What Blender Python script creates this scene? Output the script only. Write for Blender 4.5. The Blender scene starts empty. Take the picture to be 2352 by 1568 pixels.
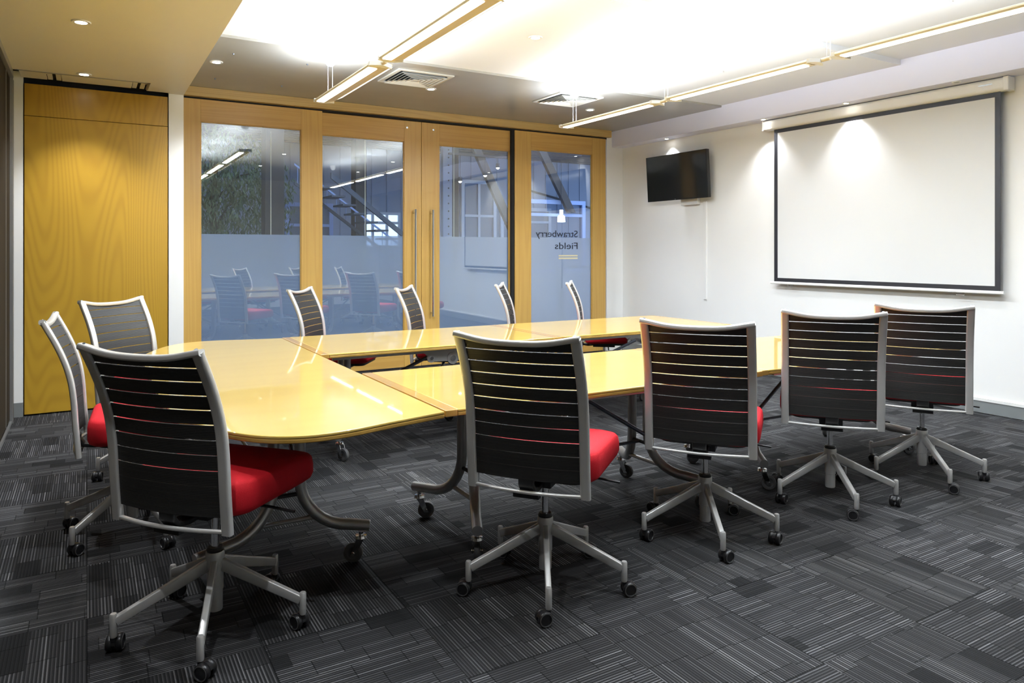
import bpy, math, random
from mathutils import Vector, Matrix
random.seed(7)
sc = bpy.context.scene
C = sc.collection

# ------------------------------------------------------------------ camera
TH = math.atan(976 / 1655)
cam = bpy.data.cameras.new('camera')
cam.sensor_width = 36.0
cam.lens = 36.0 * 1655 / 2352
cam.shift_y = -(784 - 575) / 2352
cam.clip_start = 0.02
co = bpy.data.objects.new('camera', cam)
C.objects.link(co)
co.location = (0, 0, 1.3)
co.rotation_euler = (math.pi / 2, 0, -TH)
sc.camera = co

# ------------------------------------------------------------------ world, exposure
w = bpy.data.worlds.new('dusk_sky')
sc.world = w
w.use_nodes = True
bg = w.node_tree.nodes['Background']
bg.inputs[0].default_value = (0.44, 0.56, 0.86, 1)
bg.inputs[1].default_value = 1.7
sc.view_settings.view_transform = 'Standard'
sc.view_settings.look = 'None'
sc.view_settings.gamma = 1
sc.view_settings.use_curve_mapping = False
sc.view_settings.exposure = 0.60
try:
    sc.cycles.use_denoising = True
    sc.cycles.max_bounces = 10
    sc.cycles.diffuse_bounces = 5
    sc.cycles.glossy_bounces = 5
    sc.cycles.transparent_max_bounces = 16
    sc.cycles.sample_clamp_indirect = 6.0
    sc.cycles.caustics_reflective = False
    sc.cycles.caustics_refractive = False
except Exception:
    pass

# lamp strengths (the lamps themselves are built further down)
E_DOWN = 25.0       # each linear fitting, downwards
E_UP = 35.0        # each linear fitting, upwards
E_SPOT = 64.0      # each recessed downlight
E_SOFFIT = 30.0


def rad(d):
    return math.radians(d)


# ------------------------------------------------------------------ materials
def mat(name):
    m = bpy.data.materials.new(name)
    m.use_nodes = True
    nt = m.node_tree
    return m, nt, nt.nodes['Principled BSDF'], nt.nodes['Material Output']


def N(nt, typ, **kw):
    n = nt.nodes.new(typ)
    for k, v in kw.items():
        setattr(n, k, v)
    return n


def L(nt, a, b):
    nt.links.new(a, b)


def M(nt, op, a, b=None, c=None):
    n = nt.nodes.new('ShaderNodeMath')
    n.operation = op
    for i, x in enumerate((a, b, c)):
        if x is None:
            continue
        if isinstance(x, (int, float)):
            n.inputs[i].default_value = x
        else:
            nt.links.new(x, n.inputs[i])
    return n.outputs[0]


def simple(name, col, rough=0.5, metal=0.0, coat=0.0, var=0.0, vscale=20, bump=0.0, bscale=200, spec=0.5):
    m, nt, p, out = mat(name)
    p.inputs['Base Color'].default_value = (*col, 1)
    p.inputs['Roughness'].default_value = rough
    p.inputs['Metallic'].default_value = metal
    p.inputs['Coat Weight'].default_value = coat
    p.inputs['Coat Roughness'].default_value = 0.05
    p.inputs['Specular IOR Level'].default_value = spec
    tc = N(nt, 'ShaderNodeTexCoord')
    if var > 0:
        nz = N(nt, 'ShaderNodeTexNoise')
        nz.inputs['Scale'].default_value = vscale
        nz.inputs['Detail'].default_value = 4
        L(nt, tc.outputs['Object'], nz.inputs['Vector'])
        mx = N(nt, 'ShaderNodeMix', data_type='RGBA')
        mx.inputs[6].default_value = (*[c * (1 - var) for c in col], 1)
        mx.inputs[7].default_value = (*[min(1, c * (1 + var)) for c in col], 1)
        L(nt, nz.outputs[0], mx.inputs[0])
        L(nt, mx.outputs[2], p.inputs['Base Color'])
    if bump > 0:
        nb = N(nt, 'ShaderNodeTexNoise')
        nb.inputs['Scale'].default_value = bscale
        nb.inputs['Detail'].default_value = 3
        L(nt, tc.outputs['Object'], nb.inputs['Vector'])
        b = N(nt, 'ShaderNodeBump')
        b.inputs['Strength'].default_value = bump
        b.inputs['Distance'].default_value = 0.002
        L(nt, nb.outputs[0], b.inputs['Height'])
        L(nt, b.outputs[0], p.inputs['Normal'])
    return m


def emis(name, col, s, base=(0.8, 0.8, 0.8)):
    m, nt, p, out = mat(name)
    p.inputs['Base Color'].default_value = (*base, 1)
    p.inputs['Emission Color'].default_value = (*col, 1)
    p.inputs['Emission Strength'].default_value = s
    return m


def wood(name, ca, cb, cc, axis='Z', sc_across=9.0, sc_along=0.7, rings=26, rough=0.35, coat=0.0,
         coat_rough=0.04, fine=0.5, contrast=1.0, board=0.0, ndetail=2.0):
    """grain running along an axis: contour rings of a stretched noise plus fine pores"""
    m, nt, p, out = mat(name)
    tc = N(nt, 'ShaderNodeTexCoord')
    mp = N(nt, 'ShaderNodeMapping')
    s = [sc_across] * 3
    s['XYZ'.index(axis)] = sc_along
    mp.inputs['Scale'].default_value = s
    L(nt, tc.outputs['Object'], mp.inputs['Vector'])
    nz = N(nt, 'ShaderNodeTexNoise')
    nz.inputs['Scale'].default_value = 0.45
    nz.inputs['Detail'].default_value = ndetail
    nz.inputs['Roughness'].default_value = 0.4
    L(nt, mp.outputs[0], nz.inputs['Vector'])
    r = M(nt, 'MULTIPLY', nz.outputs[0], float(rings))
    r = M(nt, 'ADD', M(nt, 'MULTIPLY', M(nt, 'SINE', M(nt, 'MULTIPLY', r, 6.283)), 0.5), 0.5)
    r = M(nt, 'POWER', r, 1.6)
    mp2 = N(nt, 'ShaderNodeMapping')
    s2 = [260.0] * 3
    s2['XYZ'.index(axis)] = 5.0
    mp2.inputs['Scale'].default_value = s2
    L(nt, tc.outputs['Object'], mp2.inputs['Vector'])
    n2 = N(nt, 'ShaderNodeTexNoise')
    n2.inputs['Scale'].default_value = 1.0
    n2.inputs['Detail'].default_value = 3.0
    L(nt, mp2.outputs[0], n2.inputs['Vector'])
    mp3 = N(nt, 'ShaderNodeMapping')
    s3 = [3.0] * 3
    s3['XYZ'.index(axis)] = 0.8
    mp3.inputs['Scale'].default_value = s3
    L(nt, tc.outputs['Object'], mp3.inputs['Vector'])
    n3 = N(nt, 'ShaderNodeTexNoise')
    n3.inputs['Scale'].default_value = 1.3
    n3.inputs['Detail'].default_value = 3.0
    L(nt, mp3.outputs[0], n3.inputs['Vector'])
    mx = N(nt, 'ShaderNodeMix', data_type='RGBA')
    mx.inputs[6].default_value = (*ca, 1)
    mx.inputs[7].default_value = (*cb, 1)
    L(nt, M(nt, 'MULTIPLY', r, contrast), mx.inputs[0])
    mx2 = N(nt, 'ShaderNodeMix', data_type='RGBA')
    mx2.inputs[7].default_value = (*cc, 1)
    L(nt, mx.outputs[2], mx2.inputs[6])
    L(nt, M(nt, 'MULTIPLY', M(nt, 'ADD', M(nt, 'MULTIPLY', n2.outputs[0], fine), n3.outputs[0]), 0.45), mx2.inputs[0])
    last = mx2.outputs[2]
    if board > 0:      # faint laminated strips across the top
        sep = N(nt, 'ShaderNodeSeparateXYZ')
        L(nt, tc.outputs['Object'], sep.inputs[0])
        other = sep.outputs['Y' if axis == 'X' else 'X']
        idx = M(nt, 'FLOOR', M(nt, 'DIVIDE', other, board))
        wn = N(nt, 'ShaderNodeTexWhiteNoise', noise_dimensions='1D')
        L(nt, idx, wn.inputs['W'])
        br = M(nt, 'ADD', M(nt, 'MULTIPLY', wn.outputs['Value'], 0.07), 0.965)
        vm = N(nt, 'ShaderNodeVectorMath', operation='SCALE')
        L(nt, last, vm.inputs[0])
        L(nt, br, vm.inputs['Scale'])
        last = vm.outputs[0]
    L(nt, last, p.inputs['Base Color'])
    p.inputs['Roughness'].default_value = rough
    p.inputs['Coat Weight'].default_value = coat
    p.inputs['Coat Roughness'].default_value = coat_rough
    p.inputs['Coat IOR'].default_value = 1.5
    return m


def glass_mat(name, tint=(0.86, 0.93, 0.95), ior=1.5):
    m = bpy.data.materials.new(name)
    m.use_nodes = True
    nt = m.node_tree
    nt.nodes.remove(nt.nodes['Principled BSDF'])
    out = nt.nodes['Material Output']
    tr = N(nt, 'ShaderNodeBsdfTransparent')
    tr.inputs[0].default_value = (*tint, 1)
    gl = N(nt, 'ShaderNodeBsdfGlossy')
    gl.inputs['Roughness'].default_value = 0.0
    gl.inputs[0].default_value = (1, 1, 1, 1)
    fr = N(nt, 'ShaderNodeFresnel')
    geo = N(nt, 'ShaderNodeNewGeometry')     # same reflectance entering and leaving a thin pane
    L(nt, M(nt, 'ADD', ior, M(nt, 'MULTIPLY', geo.outputs['Backfacing'], 1.0 / ior - ior)), fr.inputs['IOR'])
    mx = N(nt, 'ShaderNodeMixShader')
    L(nt, fr.outputs[0], mx.inputs[0])
    L(nt, tr.outputs[0], mx.inputs[1])
    L(nt, gl.outputs[0], mx.inputs[2])
    L(nt, mx.outputs[0], out.inputs[0])
    return m


def film_mat(name, cover=0.5):
    """etched vinyl film: lets part of the view through, scatters the rest"""
    m = bpy.data.materials.new(name)
    m.use_nodes = True
    nt = m.node_tree
    nt.nodes.remove(nt.nodes['Principled BSDF'])
    out = nt.nodes['Material Output']
    tr = N(nt, 'ShaderNodeBsdfTransparent')
    tr.inputs[0].default_value = (0.8, 0.88, 1.0, 1)
    di = N(nt, 'ShaderNodeBsdfDiffuse')
    di.inputs[0].default_value = (0.80, 0.80, 0.81, 1)
    tl = N(nt, 'ShaderNodeBsdfTranslucent')
    tl.inputs[0].default_value = (0.68, 0.78, 0.92, 1)
    a = N(nt, 'ShaderNodeMixShader')
    a.inputs[0].default_value = 0.6
    L(nt, di.outputs[0], a.inputs[1])
    L(nt, tl.outputs[0], a.inputs[2])
    b = N(nt, 'ShaderNodeMixShader')
    b.inputs[0].default_value = cover
    L(nt, tr.outputs[0], b.inputs[1])
    L(nt, a.outputs[0], b.inputs[2])
    L(nt, b.outputs[0], out.inputs[0])
    return m


def carpet_mat():
    m, nt, p, out = mat('carpet_tiles')
    tc = N(nt, 'ShaderNodeTexCoord')
    sep = N(nt, 'ShaderNodeSeparateXYZ')
    L(nt, tc.outputs['Object'], sep.inputs[0])
    X = M(nt, 'MULTIPLY', sep.outputs[0], 2.0)
    Y = M(nt, 'MULTIPLY', M(nt, 'SUBTRACT', sep.outputs[1], 0.455), 2.0)
    ix, iy = M(nt, 'FLOOR', X), M(nt, 'FLOOR', Y)
    fx, fy = M(nt, 'FRACT', X), M(nt, 'FRACT', Y)
    par = M(nt, 'ABSOLUTE', M(nt, 'MODULO', M(nt, 'ADD', ix, iy), 2.0))   # 1: stripes along Y
    par = M(nt, 'GREATER_THAN', par, 0.5)
    inv = M(nt, 'SUBTRACT', 1.0, par)
    a = M(nt, 'ADD', M(nt, 'MULTIPLY', fx, par), M(nt, 'MULTIPLY', fy, inv))    # across stripes 0..1
    b = M(nt, 'ADD', M(nt, 'MULTIPLY', fy, par), M(nt, 'MULTIPLY', fx, inv))    # along stripes

    def wn(x, y, z):
        cb = N(nt, 'ShaderNodeCombineXYZ')
        for i, q in enumerate((x, y, z)):
            if isinstance(q, (int, float)):
                cb.inputs[i].default_value = q
            else:
                L(nt, q, cb.inputs[i])
        n = N(nt, 'ShaderNodeTexWhiteNoise', noise_dimensions='3D')
        L(nt, cb.outputs[0], n.inputs['Vector'])
        return n.outputs['Value']
    tid = M(nt, 'ADD', M(nt, 'MULTIPLY', ix, 17.31), M(nt, 'MULTIPLY', iy, 5.77))
    # rows of blocks running along the stripes, each row cut at its own places
    rows = M(nt, 'MULTIPLY', a, 6.0)
    rid = M(nt, 'FLOOR', rows)
    off = wn(rid, tid, 1.0)
    cols = M(nt, 'ADD', M(nt, 'MULTIPLY', b, 3.0), off)
    cid = M(nt, 'FLOOR', cols)
    blk = wn(rid, cid, tid)
    blk2 = wn(rid, M(nt, 'ADD', cid, 31.0), tid)
    edge = M(nt, 'LESS_THAN', M(nt, 'FRACT', cols), 0.022)
    # stripes: fine light threads, weaker or stronger from block to block
    FR = 46.0
    sid = M(nt, 'FLOOR', M(nt, 'MULTIPLY', a, FR))
    st = wn(sid, cid, tid)
    st2 = wn(sid, 7.0, tid)
    ph = M(nt, 'FRACT', M(nt, 'MULTIPLY', a, FR))
    thin = M(nt, 'LESS_THAN', ph, 0.42)
    gap = M(nt, 'GREATER_THAN', ph, 0.80)
    light = M(nt, 'MULTIPLY', thin, M(nt, 'ADD', 0.25, M(nt, 'MULTIPLY', M(nt, 'MULTIPLY', st, st2), 1.9)))
    plain = M(nt, 'GREATER_THAN', blk, 0.88)
    amp = M(nt, 'ADD', 0.042, M(nt, 'MULTIPLY', blk2, 0.110))
    amp = M(nt, 'MULTIPLY', amp, M(nt, 'SUBTRACT', 1.0, M(nt, 'MULTIPLY', plain, 0.85)))
    v = M(nt, 'ADD', 0.030, M(nt, 'MULTIPLY', wn(rid, cid, 9.0), 0.008))
    v = M(nt, 'MULTIPLY', v, M(nt, 'SUBTRACT', 1.0, M(nt, 'MULTIPLY', plain, 0.30)))
    v = M(nt, 'ADD', v, M(nt, 'MULTIPLY', light, amp))
    v = M(nt, 'MULTIPLY', v, M(nt, 'SUBTRACT', 1.0, M(nt, 'MULTIPLY', gap, 0.45)))
    v = M(nt, 'MULTIPLY', v, M(nt, 'SUBTRACT', 1.0, M(nt, 'MULTIPLY', edge, 0.6)))
    # tile seam
    ea = M(nt, 'MINIMUM', M(nt, 'MINIMUM', fx, M(nt, 'SUBTRACT', 1.0, fx)), M(nt, 'MINIMUM', fy, M(nt, 'SUBTRACT', 1.0, fy)))
    seam = M(nt, 'LESS_THAN', ea, 0.004)
    v = M(nt, 'MULTIPLY', v, M(nt, 'SUBTRACT', 1.0, M(nt, 'MULTIPLY', seam, 0.6)))
    nz = N(nt, 'ShaderNodeTexNoise')
    nz.inputs['Scale'].default_value = 420
    nz.inputs['Detail'].default_value = 2
    L(nt, tc.outputs['Object'], nz.inputs['Vector'])
    v = M(nt, 'MULTIPLY', v, M(nt, 'ADD', 0.24, M(nt, 'MULTIPLY', nz.outputs[0], 0.90)))
    cb = N(nt, 'ShaderNodeCombineXYZ')
    L(nt, v, cb.inputs[0])
    L(nt, v, cb.inputs[1])
    L(nt, M(nt, 'MULTIPLY', v, 1.03), cb.inputs[2])
    L(nt, cb.outputs[0], p.inputs['Base Color'])
    p.inputs['Roughness'].default_value = 0.95
    p.inputs['Specular IOR Level'].default_value = 0.1
    bp = N(nt, 'ShaderNodeBump')
    bp.inputs['Strength'].default_value = 0.5
    bp.inputs['Distance'].default_value = 0.003
    L(nt, M(nt, 'ADD', M(nt, 'MULTIPLY', nz.outputs[0], 0.7), thin), bp.inputs['Height'])
    L(nt, bp.outputs[0], p.inputs['Normal'])
    return m


def web_mat(name, col, lite):
    """woven horizontal ribs of the chair back"""
    m, nt, p, out = mat(name)
    tc = N(nt, 'ShaderNodeTexCoord')
    sep = N(nt, 'ShaderNodeSeparateXYZ')
    L(nt, tc.outputs['Object'], sep.inputs[0])
    z = M(nt, 'MULTIPLY', sep.outputs[2], 190.0)
    tri = M(nt, 'ABSOLUTE', M(nt, 'SUBTRACT', M(nt, 'FRACT', z), 0.5))
    wn = N(nt, 'ShaderNodeTexWhiteNoise', noise_dimensions='1D')
    L(nt, M(nt, 'FLOOR', z), wn.inputs['W'])
    f = M(nt, 'MULTIPLY', tri, M(nt, 'ADD', 0.5, wn.outputs['Value']))
    mx = N(nt, 'ShaderNodeMix', data_type='RGBA')
    mx.inputs[6].default_value = (*col, 1)
    mx.inputs[7].default_value = (*lite, 1)
    L(nt, f, mx.inputs[0])
    L(nt, mx.outputs[2], p.inputs['Base Color'])
    p.inputs['Roughness'].default_value = 0.55
    b = N(nt, 'ShaderNodeBump')
    b.inputs['Strength'].default_value = 0.6
    b.inputs['Distance'].default_value = 0.002
    L(nt, tri, b.inputs['Height'])
    L(nt, b.outputs[0], p.inputs['Normal'])
    return m


MT = {}
MT['carpet'] = carpet_mat()
MT['white_wall'] = simple('white_wall_paint', (0.86, 0.865, 0.85), 0.6, var=0.02, vscale=3)
MT['soffit'] = simple('lilac_white_paint', (0.76, 0.775, 0.93), 0.55, var=0.02, vscale=3)
MT['ceiling'] = simple('white_ceiling_paint', (0.78, 0.795, 0.82), 0.6)
MT['ceiling_grey'] = simple('taupe_satin_ceiling', (0.36, 0.35, 0.325), 0.27, var=0.06, vscale=4, spec=0.6)
MT['bulkhead'] = simple('cream_bulkhead_paint', (0.80, 0.77, 0.70), 0.45, var=0.03, vscale=2)
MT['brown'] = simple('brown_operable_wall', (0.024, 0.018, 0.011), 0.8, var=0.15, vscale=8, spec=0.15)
MT['alu'] = simple('aluminium_trim', (0.42, 0.43, 0.43), 0.35, 0.8)
MT['skirting'] = simple('grey_skirting', (0.27, 0.29, 0.29), 0.4, 0.4)
MT['black'] = simple('black_plastic', (0.012, 0.012, 0.012), 0.4)
MT['void'] = simple('dark_void', (0.01, 0.01, 0.01), 0.9)
MT['panel_wood'] = wood('veneer_panel', (0.45, 0.265, 0.022), (0.30, 0.15, 0.011), (0.38, 0.215, 0.018), 'Z', 5.0, 0.40, 60, 0.38, 0.15, 0.2, fine=0.5, contrast=0.5, ndetail=0.6)
MT['frame_wood_v'] = wood('honey_timber_upright', (0.58, 0.36, 0.09), (0.47, 0.265, 0.055), (0.53, 0.31, 0.07), 'Z', 22, 0.6, 9, 0.42, 0.1, 0.2, contrast=0.6)
MT['frame_wood_h'] = wood('honey_timber_crosswise', (0.57, 0.345, 0.09), (0.45, 0.245, 0.05), (0.51, 0.29, 0.065), 'X', 22, 0.6, 9, 0.42, 0.1, 0.2, contrast=0.6)
MT['header_wood'] = wood('header_timber', (0.52, 0.35, 0.12), (0.38, 0.24, 0.07), (0.46, 0.30, 0.10), 'X', 26, 0.5, 12, 0.45, 0.1, 0.2, contrast=0.7)
MT['table_x'] = wood('maple_top_grain_lengthwise', (0.69, 0.475, 0.105), (0.60, 0.385, 0.07), (0.64, 0.42, 0.08), 'X', 5, 0.9, 7, 0.30, 1.0, 0.03, fine=0.3, contrast=0.35, board=0.155)
MT['table_y'] = wood('maple_top_grain_of_end_table', (0.70, 0.495, 0.12), (0.62, 0.41, 0.085), (0.66, 0.445, 0.095), 'X', 5, 0.9, 7, 0.30, 1.0, 0.03, fine=0.3, contrast=0.35)
MT['table_edge'] = wood('timber_edge_strip', (0.56, 0.33, 0.075), (0.45, 0.25, 0.05), (0.51, 0.29, 0.06), 'Y', 14, 0.9, 7, 0.30, 1.0, 0.03)
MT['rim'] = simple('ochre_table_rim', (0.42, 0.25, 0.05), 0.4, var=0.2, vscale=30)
MT['silver'] = simple('silver_painted_metal', (0.64, 0.64, 0.62), 0.36, 0.45, var=0.05, vscale=30)
MT['silver_leg'] = simple('silver_painted_steel', (0.58, 0.58, 0.565), 0.38, 0.45, var=0.08, vscale=30)
MT['steel'] = simple('grey_steel_tube', (0.44, 0.44, 0.43), 0.33, 0.6, var=0.05, vscale=25)
MT['dark_steel'] = simple('dark_steel_bar', (0.16, 0.18, 0.22), 0.35, 0.7)
MT['chrome'] = simple('chrome', (0.75, 0.75, 0.75), 0.12, 1.0)
MT['rubber'] = simple('grey_rubber_tyre', (0.075, 0.075, 0.075), 0.6)
MT['wheel_black'] = simple('black_castor_plastic', (0.012, 0.012, 0.013), 0.35)
MT['wheel_ring'] = simple('grey_castor_ring', (0.11, 0.11, 0.11), 0.4)
MT['red'] = simple('red_wool_fabric', (0.50, 0.008, 0.016), 0.75, var=0.12, vscale=60, bump=0.4, bscale=500, spec=0.25)
MT['web'] = web_mat('black_woven_back', (0.010, 0.010, 0.010), (0.034, 0.033, 0.029))
MT['lamp_body'] = simple('cream_enamel_lamp_body', (0.70, 0.61, 0.42), 0.4, 0.2)
MT['lens'] = emis('glowing_lamp_lens', (1.0, 0.96, 0.86), 4.5)
MT['lens_side'] = emis('glowing_side_wing', (1.0, 0.97, 0.88), 1.1)
MT['bulb'] = emis('glowing_bulb', (1.0, 0.95, 0.85), 30)
MT['white_metal'] = simple('white_enamel', (0.82, 0.82, 0.80), 0.35)
MT['cable'] = simple('pale_suspension_wire', (0.6, 0.6, 0.6), 0.5)
MT['vent'] = simple('off_white_vent', (0.66, 0.65, 0.60), 0.45)
MT['screen'] = simple('matt_white_screen_fabric', (0.68, 0.69, 0.69), 0.7)
MT['screen_black'] = simple('black_screen_border', (0.014, 0.014, 0.018), 0.5)
MT['tv'] = simple('dark_display_glass', (0.016, 0.016, 0.016), 0.10, spec=0.6)
MT['tv_bezel'] = simple('black_gloss_bezel', (0.012, 0.012, 0.012), 0.25)
MT['glass'] = glass_mat('clear_glazing', (0.92, 0.96, 0.96), 2.15)
MT['film'] = film_mat('etched_film', 0.56)
MT['letter'] = simple('black_vinyl_letters', (0.012, 0.014, 0.018), 0.5)
MT['letter_bar'] = simple('cream_vinyl_bars', (0.72, 0.66, 0.42), 0.5)


# ------------------------------------------------------------------ mesh helpers
class MB:
    def __init__(s):
        s.v, s.f = [], []

    def add(s, vs, fs):
        o = len(s.v)
        s.v += [tuple(q) for q in vs]
        s.f += [tuple(i + o for i in f) for f in fs]

    def box(s, a, b):
        x0, y0, z0 = a
        x1, y1, z1 = b
        s.add([(x0, y0, z0), (x1, y0, z0), (x1, y1, z0), (x0, y1, z0), (x0, y0, z1), (x1, y0, z1), (x1, y1, z1), (x0, y1, z1)],
              [(0, 3, 2, 1), (4, 5, 6, 7), (0, 1, 5, 4), (1, 2, 6, 5), (2, 3, 7, 6), (3, 0, 4, 7)])
        return s

    def prism(s, poly, z0, z1):
        n = len(poly)
        s.add([(x, y, z0) for x, y in poly] + [(x, y, z1) for x, y in poly],
              [tuple(range(n))[::-1], tuple(range(n, 2 * n))] + [(i, (i + 1) % n, n + (i + 1) % n, n + i) for i in range(n)])
        return s

    def loft(s, rings, cap=True):
        n = len(rings[0])
        vs = [q for r in rings for q in r]
        fs = []
        for k in range(len(rings) - 1):
            for i in range(n):
                j = (i + 1) % n
                fs.append((k * n + i, k * n + j, (k + 1) * n + j, (k + 1) * n + i))
        if cap:
            fs.append(tuple(range(n))[::-1])
            fs.append(tuple(range((len(rings) - 1) * n, len(rings) * n)))
        s.add(vs, fs)
        return s

    def sweep(s, path, sec, ref, scale=None):
        path = [Vector(p) for p in path]
        ref = Vector(ref)
        rings = []
        for i, p in enumerate(path):
            t = (path[min(i + 1, len(path) - 1)] - path[max(i - 1, 0)]).normalized()
            a = (ref - ref.dot(t) * t).normalized()
            b = t.cross(a)
            k = scale[i] if scale else 1.0
            ka, kb = (k if isinstance(k, tuple) else (k, k))
            rings.append([p + a * (u * ka) + b * (v * kb) for u, v in sec])
        return s.loft(rings)

    def tube(s, path, r, n=12, ref=(0, 0, 1)):
        return s.sweep(path, circ(r, n), ref)

    def lathe(s, prof, n=20, o=(0, 0, 0), axis='Z', cap=True):
        rings = []
        for r, h in prof:
            ring = []
            for i in range(n):
                a = 2 * math.pi * i / n
                x, y = r * math.cos(a), r * math.sin(a)
                q = {'Z': (x, y, h), 'X': (h, x, y), 'Y': (y, h, x)}[axis]
                ring.append((q[0] + o[0], q[1] + o[1], q[2] + o[2]))
            rings.append(ring)
        return s.loft(rings, cap)

    def build(s, name, m, parent=None, smooth=35, bevel=0.0, loc=None):
        me = bpy.data.meshes.new(name)
        me.from_pydata(s.v, [], s.f)
        me.validate()
        import bmesh
        bm = bmesh.new()
        bm.from_mesh(me)
        bmesh.ops.recalc_face_normals(bm, faces=bm.faces)
        bm.to_mesh(me)
        bm.free()
        me.materials.append(m)
        if smooth:
            for p in me.polygons:
                p.use_smooth = True
            me.set_sharp_from_angle(angle=rad(smooth))
        o = bpy.data.objects.new(name, me)
        C.objects.link(o)
        if parent:
            o.parent = parent
        if loc:
            o.location = loc
        if bevel:
            b = o.modifiers.new('bevel', 'BEVEL')
            b.width = bevel
            b.segments = 2
            b.limit_method = 'ANGLE'
            b.angle_limit = rad(40)
        return o


def circ(r, n=12):
    return [(r * math.cos(2 * math.pi * i / n), r * math.sin(2 * math.pi * i / n)) for i in range(n)]


def rr(hx, hy, r, n=5):
    """rounded rectangle outline"""
    out = []
    for cx, cy, a0 in ((hx - r, hy - r, 0), (-hx + r, hy - r, 90), (-hx + r, -hy + r, 180), (hx - r, -hy + r, 270)):
        for k in range(n + 1):
            a = rad(a0 + 90 * k / n)
            out.append((cx + r * math.cos(a), cy + r * math.sin(a)))
    return out


def tag(o, label=None, cat=None, group=None, kind=None):
    if label:
        o['label'] = label
    if cat:
        o['category'] = cat
    if group:
        o['group'] = group
    if kind:
        o['kind'] = kind
    return o


def empty(name, loc=(0, 0, 0), rz=0.0, parent=None):
    o = bpy.data.objects.new(name, None)
    o.empty_display_size = 0.1
    C.objects.link(o)
    o.location = loc
    o.rotation_euler = (0, 0, rz)
    if parent:
        o.parent = parent
    return o


def struct(o, label, cat):
    return tag(o, label, cat, kind='structure')


def copy_tree(o, parent=None):
    c = o.copy()
    C.objects.link(c)
    if parent:
        c.parent = parent
    for ch in list(o.children):
        copy_tree(ch, c)
    return c


def catmull(pts, n=6):
    P = [Vector(p) for p in pts]
    P = [P[0] * 2 - P[1]] + P + [P[-1] * 2 - P[-2]]
    out = []
    for i in range(1, len(P) - 2):
        for k in range(n):
            t = k / n
            a, b, c, d = P[i - 1], P[i], P[i + 1], P[i + 2]
            out.append(0.5 * ((2 * b) + (c - a) * t + (2 * a - 5 * b + 4 * c - d) * t * t + (3 * b - a - 3 * c + d) * t ** 3))
    out.append(P[-2])
    return out


# ------------------------------------------------------------------ room shell
ZC = 2.844           # ceiling
ZB = 2.641           # bulkhead / soffit underside
YG = 7.44            # glass wall plane
YP = 6.806           # timber panel plane
Y0 = -2.2            # wall behind the photographer
XR = lambda y: 6.1685 - 0.0222 * (y - 2.756)
XS = lambda y: 5.919 - 0.0072 * (y - 2.644)

struct(MB().box((-0.8, Y0 - 0.2, -0.1), (6.6, 7.62, 0.0)).build('floor', MT['carpet'], smooth=0),
       'charcoal striped carpet tiles laid quarter turn', 'floor')

# ceiling: three fields stepping up towards the photographer
cl = struct(MB().box((0.5, 5.55, ZC), (6.05, 7.6, 3.0)).build('ceiling', MT['ceiling_grey'], smooth=0),
            'taupe satin ceiling field next to the glass doors', 'ceiling')
struct(MB().box((0.5, 3.57, ZC + 0.02), (6.05, 5.55, 3.0)).build('ceiling_middle', MT['ceiling'], smooth=0),
       'white ceiling field in the middle of the room', 'ceiling')
struct(MB().box((0.5, Y0 - 0.1, ZC + 0.065), (6.05, 3.57, 3.0)).build('ceiling_near', MT['ceiling'], smooth=0),
       'white ceiling field nearest the photographer', 'ceiling')

# left bulkhead with the track slot above the timber panel
b = MB()
b.box((-0.7, Y0 - 0.1, ZB), (0.719, 6.46, 3.0))
b.box((0.43, 6.46, ZB), (0.719, YP - 0.03, 3.0))
b.box((0.60, YP - 0.03, ZB), (0.719, YP, 3.0))
b.box((-0.7, 6.46, 2.72), (0.43, 7.5, 3.0))
struct(b.build('bulkhead', MT['bulkhead'], smooth=0), 'low cream bulkhead along the left side of the ceiling', 'bulkhead')
fl = struct(empty('ceiling_track', (0, 0, 0)), 'folding wall track recessed in the bulkhead above the timber panel', 'track')
t = MB()
t.box((-0.45, 6.452, ZB - 0.004), (0.44, 6.470, ZB + 0.012))
t.box((0.42, 6.452, ZB - 0.004), (0.438, 6.72, ZB + 0.012))
t.build('track_edge', MT['alu'], fl, 0)
MB().box((-0.44, 6.475, 2.646), (-0.27, 6.755, 2.656)).build('track_cover', MT['bulkhead'], fl, 0)
MB().box((-0.17, 6.475, 2.646), (0.315, 6.755, 2.656)).build('track_cover', MT['bulkhead'], fl, 0)
r = MB()
for x in (-0.22, 0.365):
    r.box((x - 0.045, 6.475, 2.650), (x - 0.012, 6.76, 2.685))
    r.box((x + 0.012, 6.475, 2.650), (x + 0.045, 6.76, 2.685))
    MB().box((x - 0.012, 6.475, 2.665), (x + 0.012, 6.76, 2.685)).build('track_groove', MT['void'], fl, 0)
r.build('track_rail', MT['bulkhead'], fl, 0)
MB().box((-0.44, 6.47, 2.690), (0.43, 6.76, 2.70)).build('track_lining', MT['bulkhead'], fl, 0)
MB().box((-0.44, 6.762, 2.690), (0.59, 6.84, 2.70)).build('track_shadow_gap', MT['void'], fl, 0)

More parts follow.
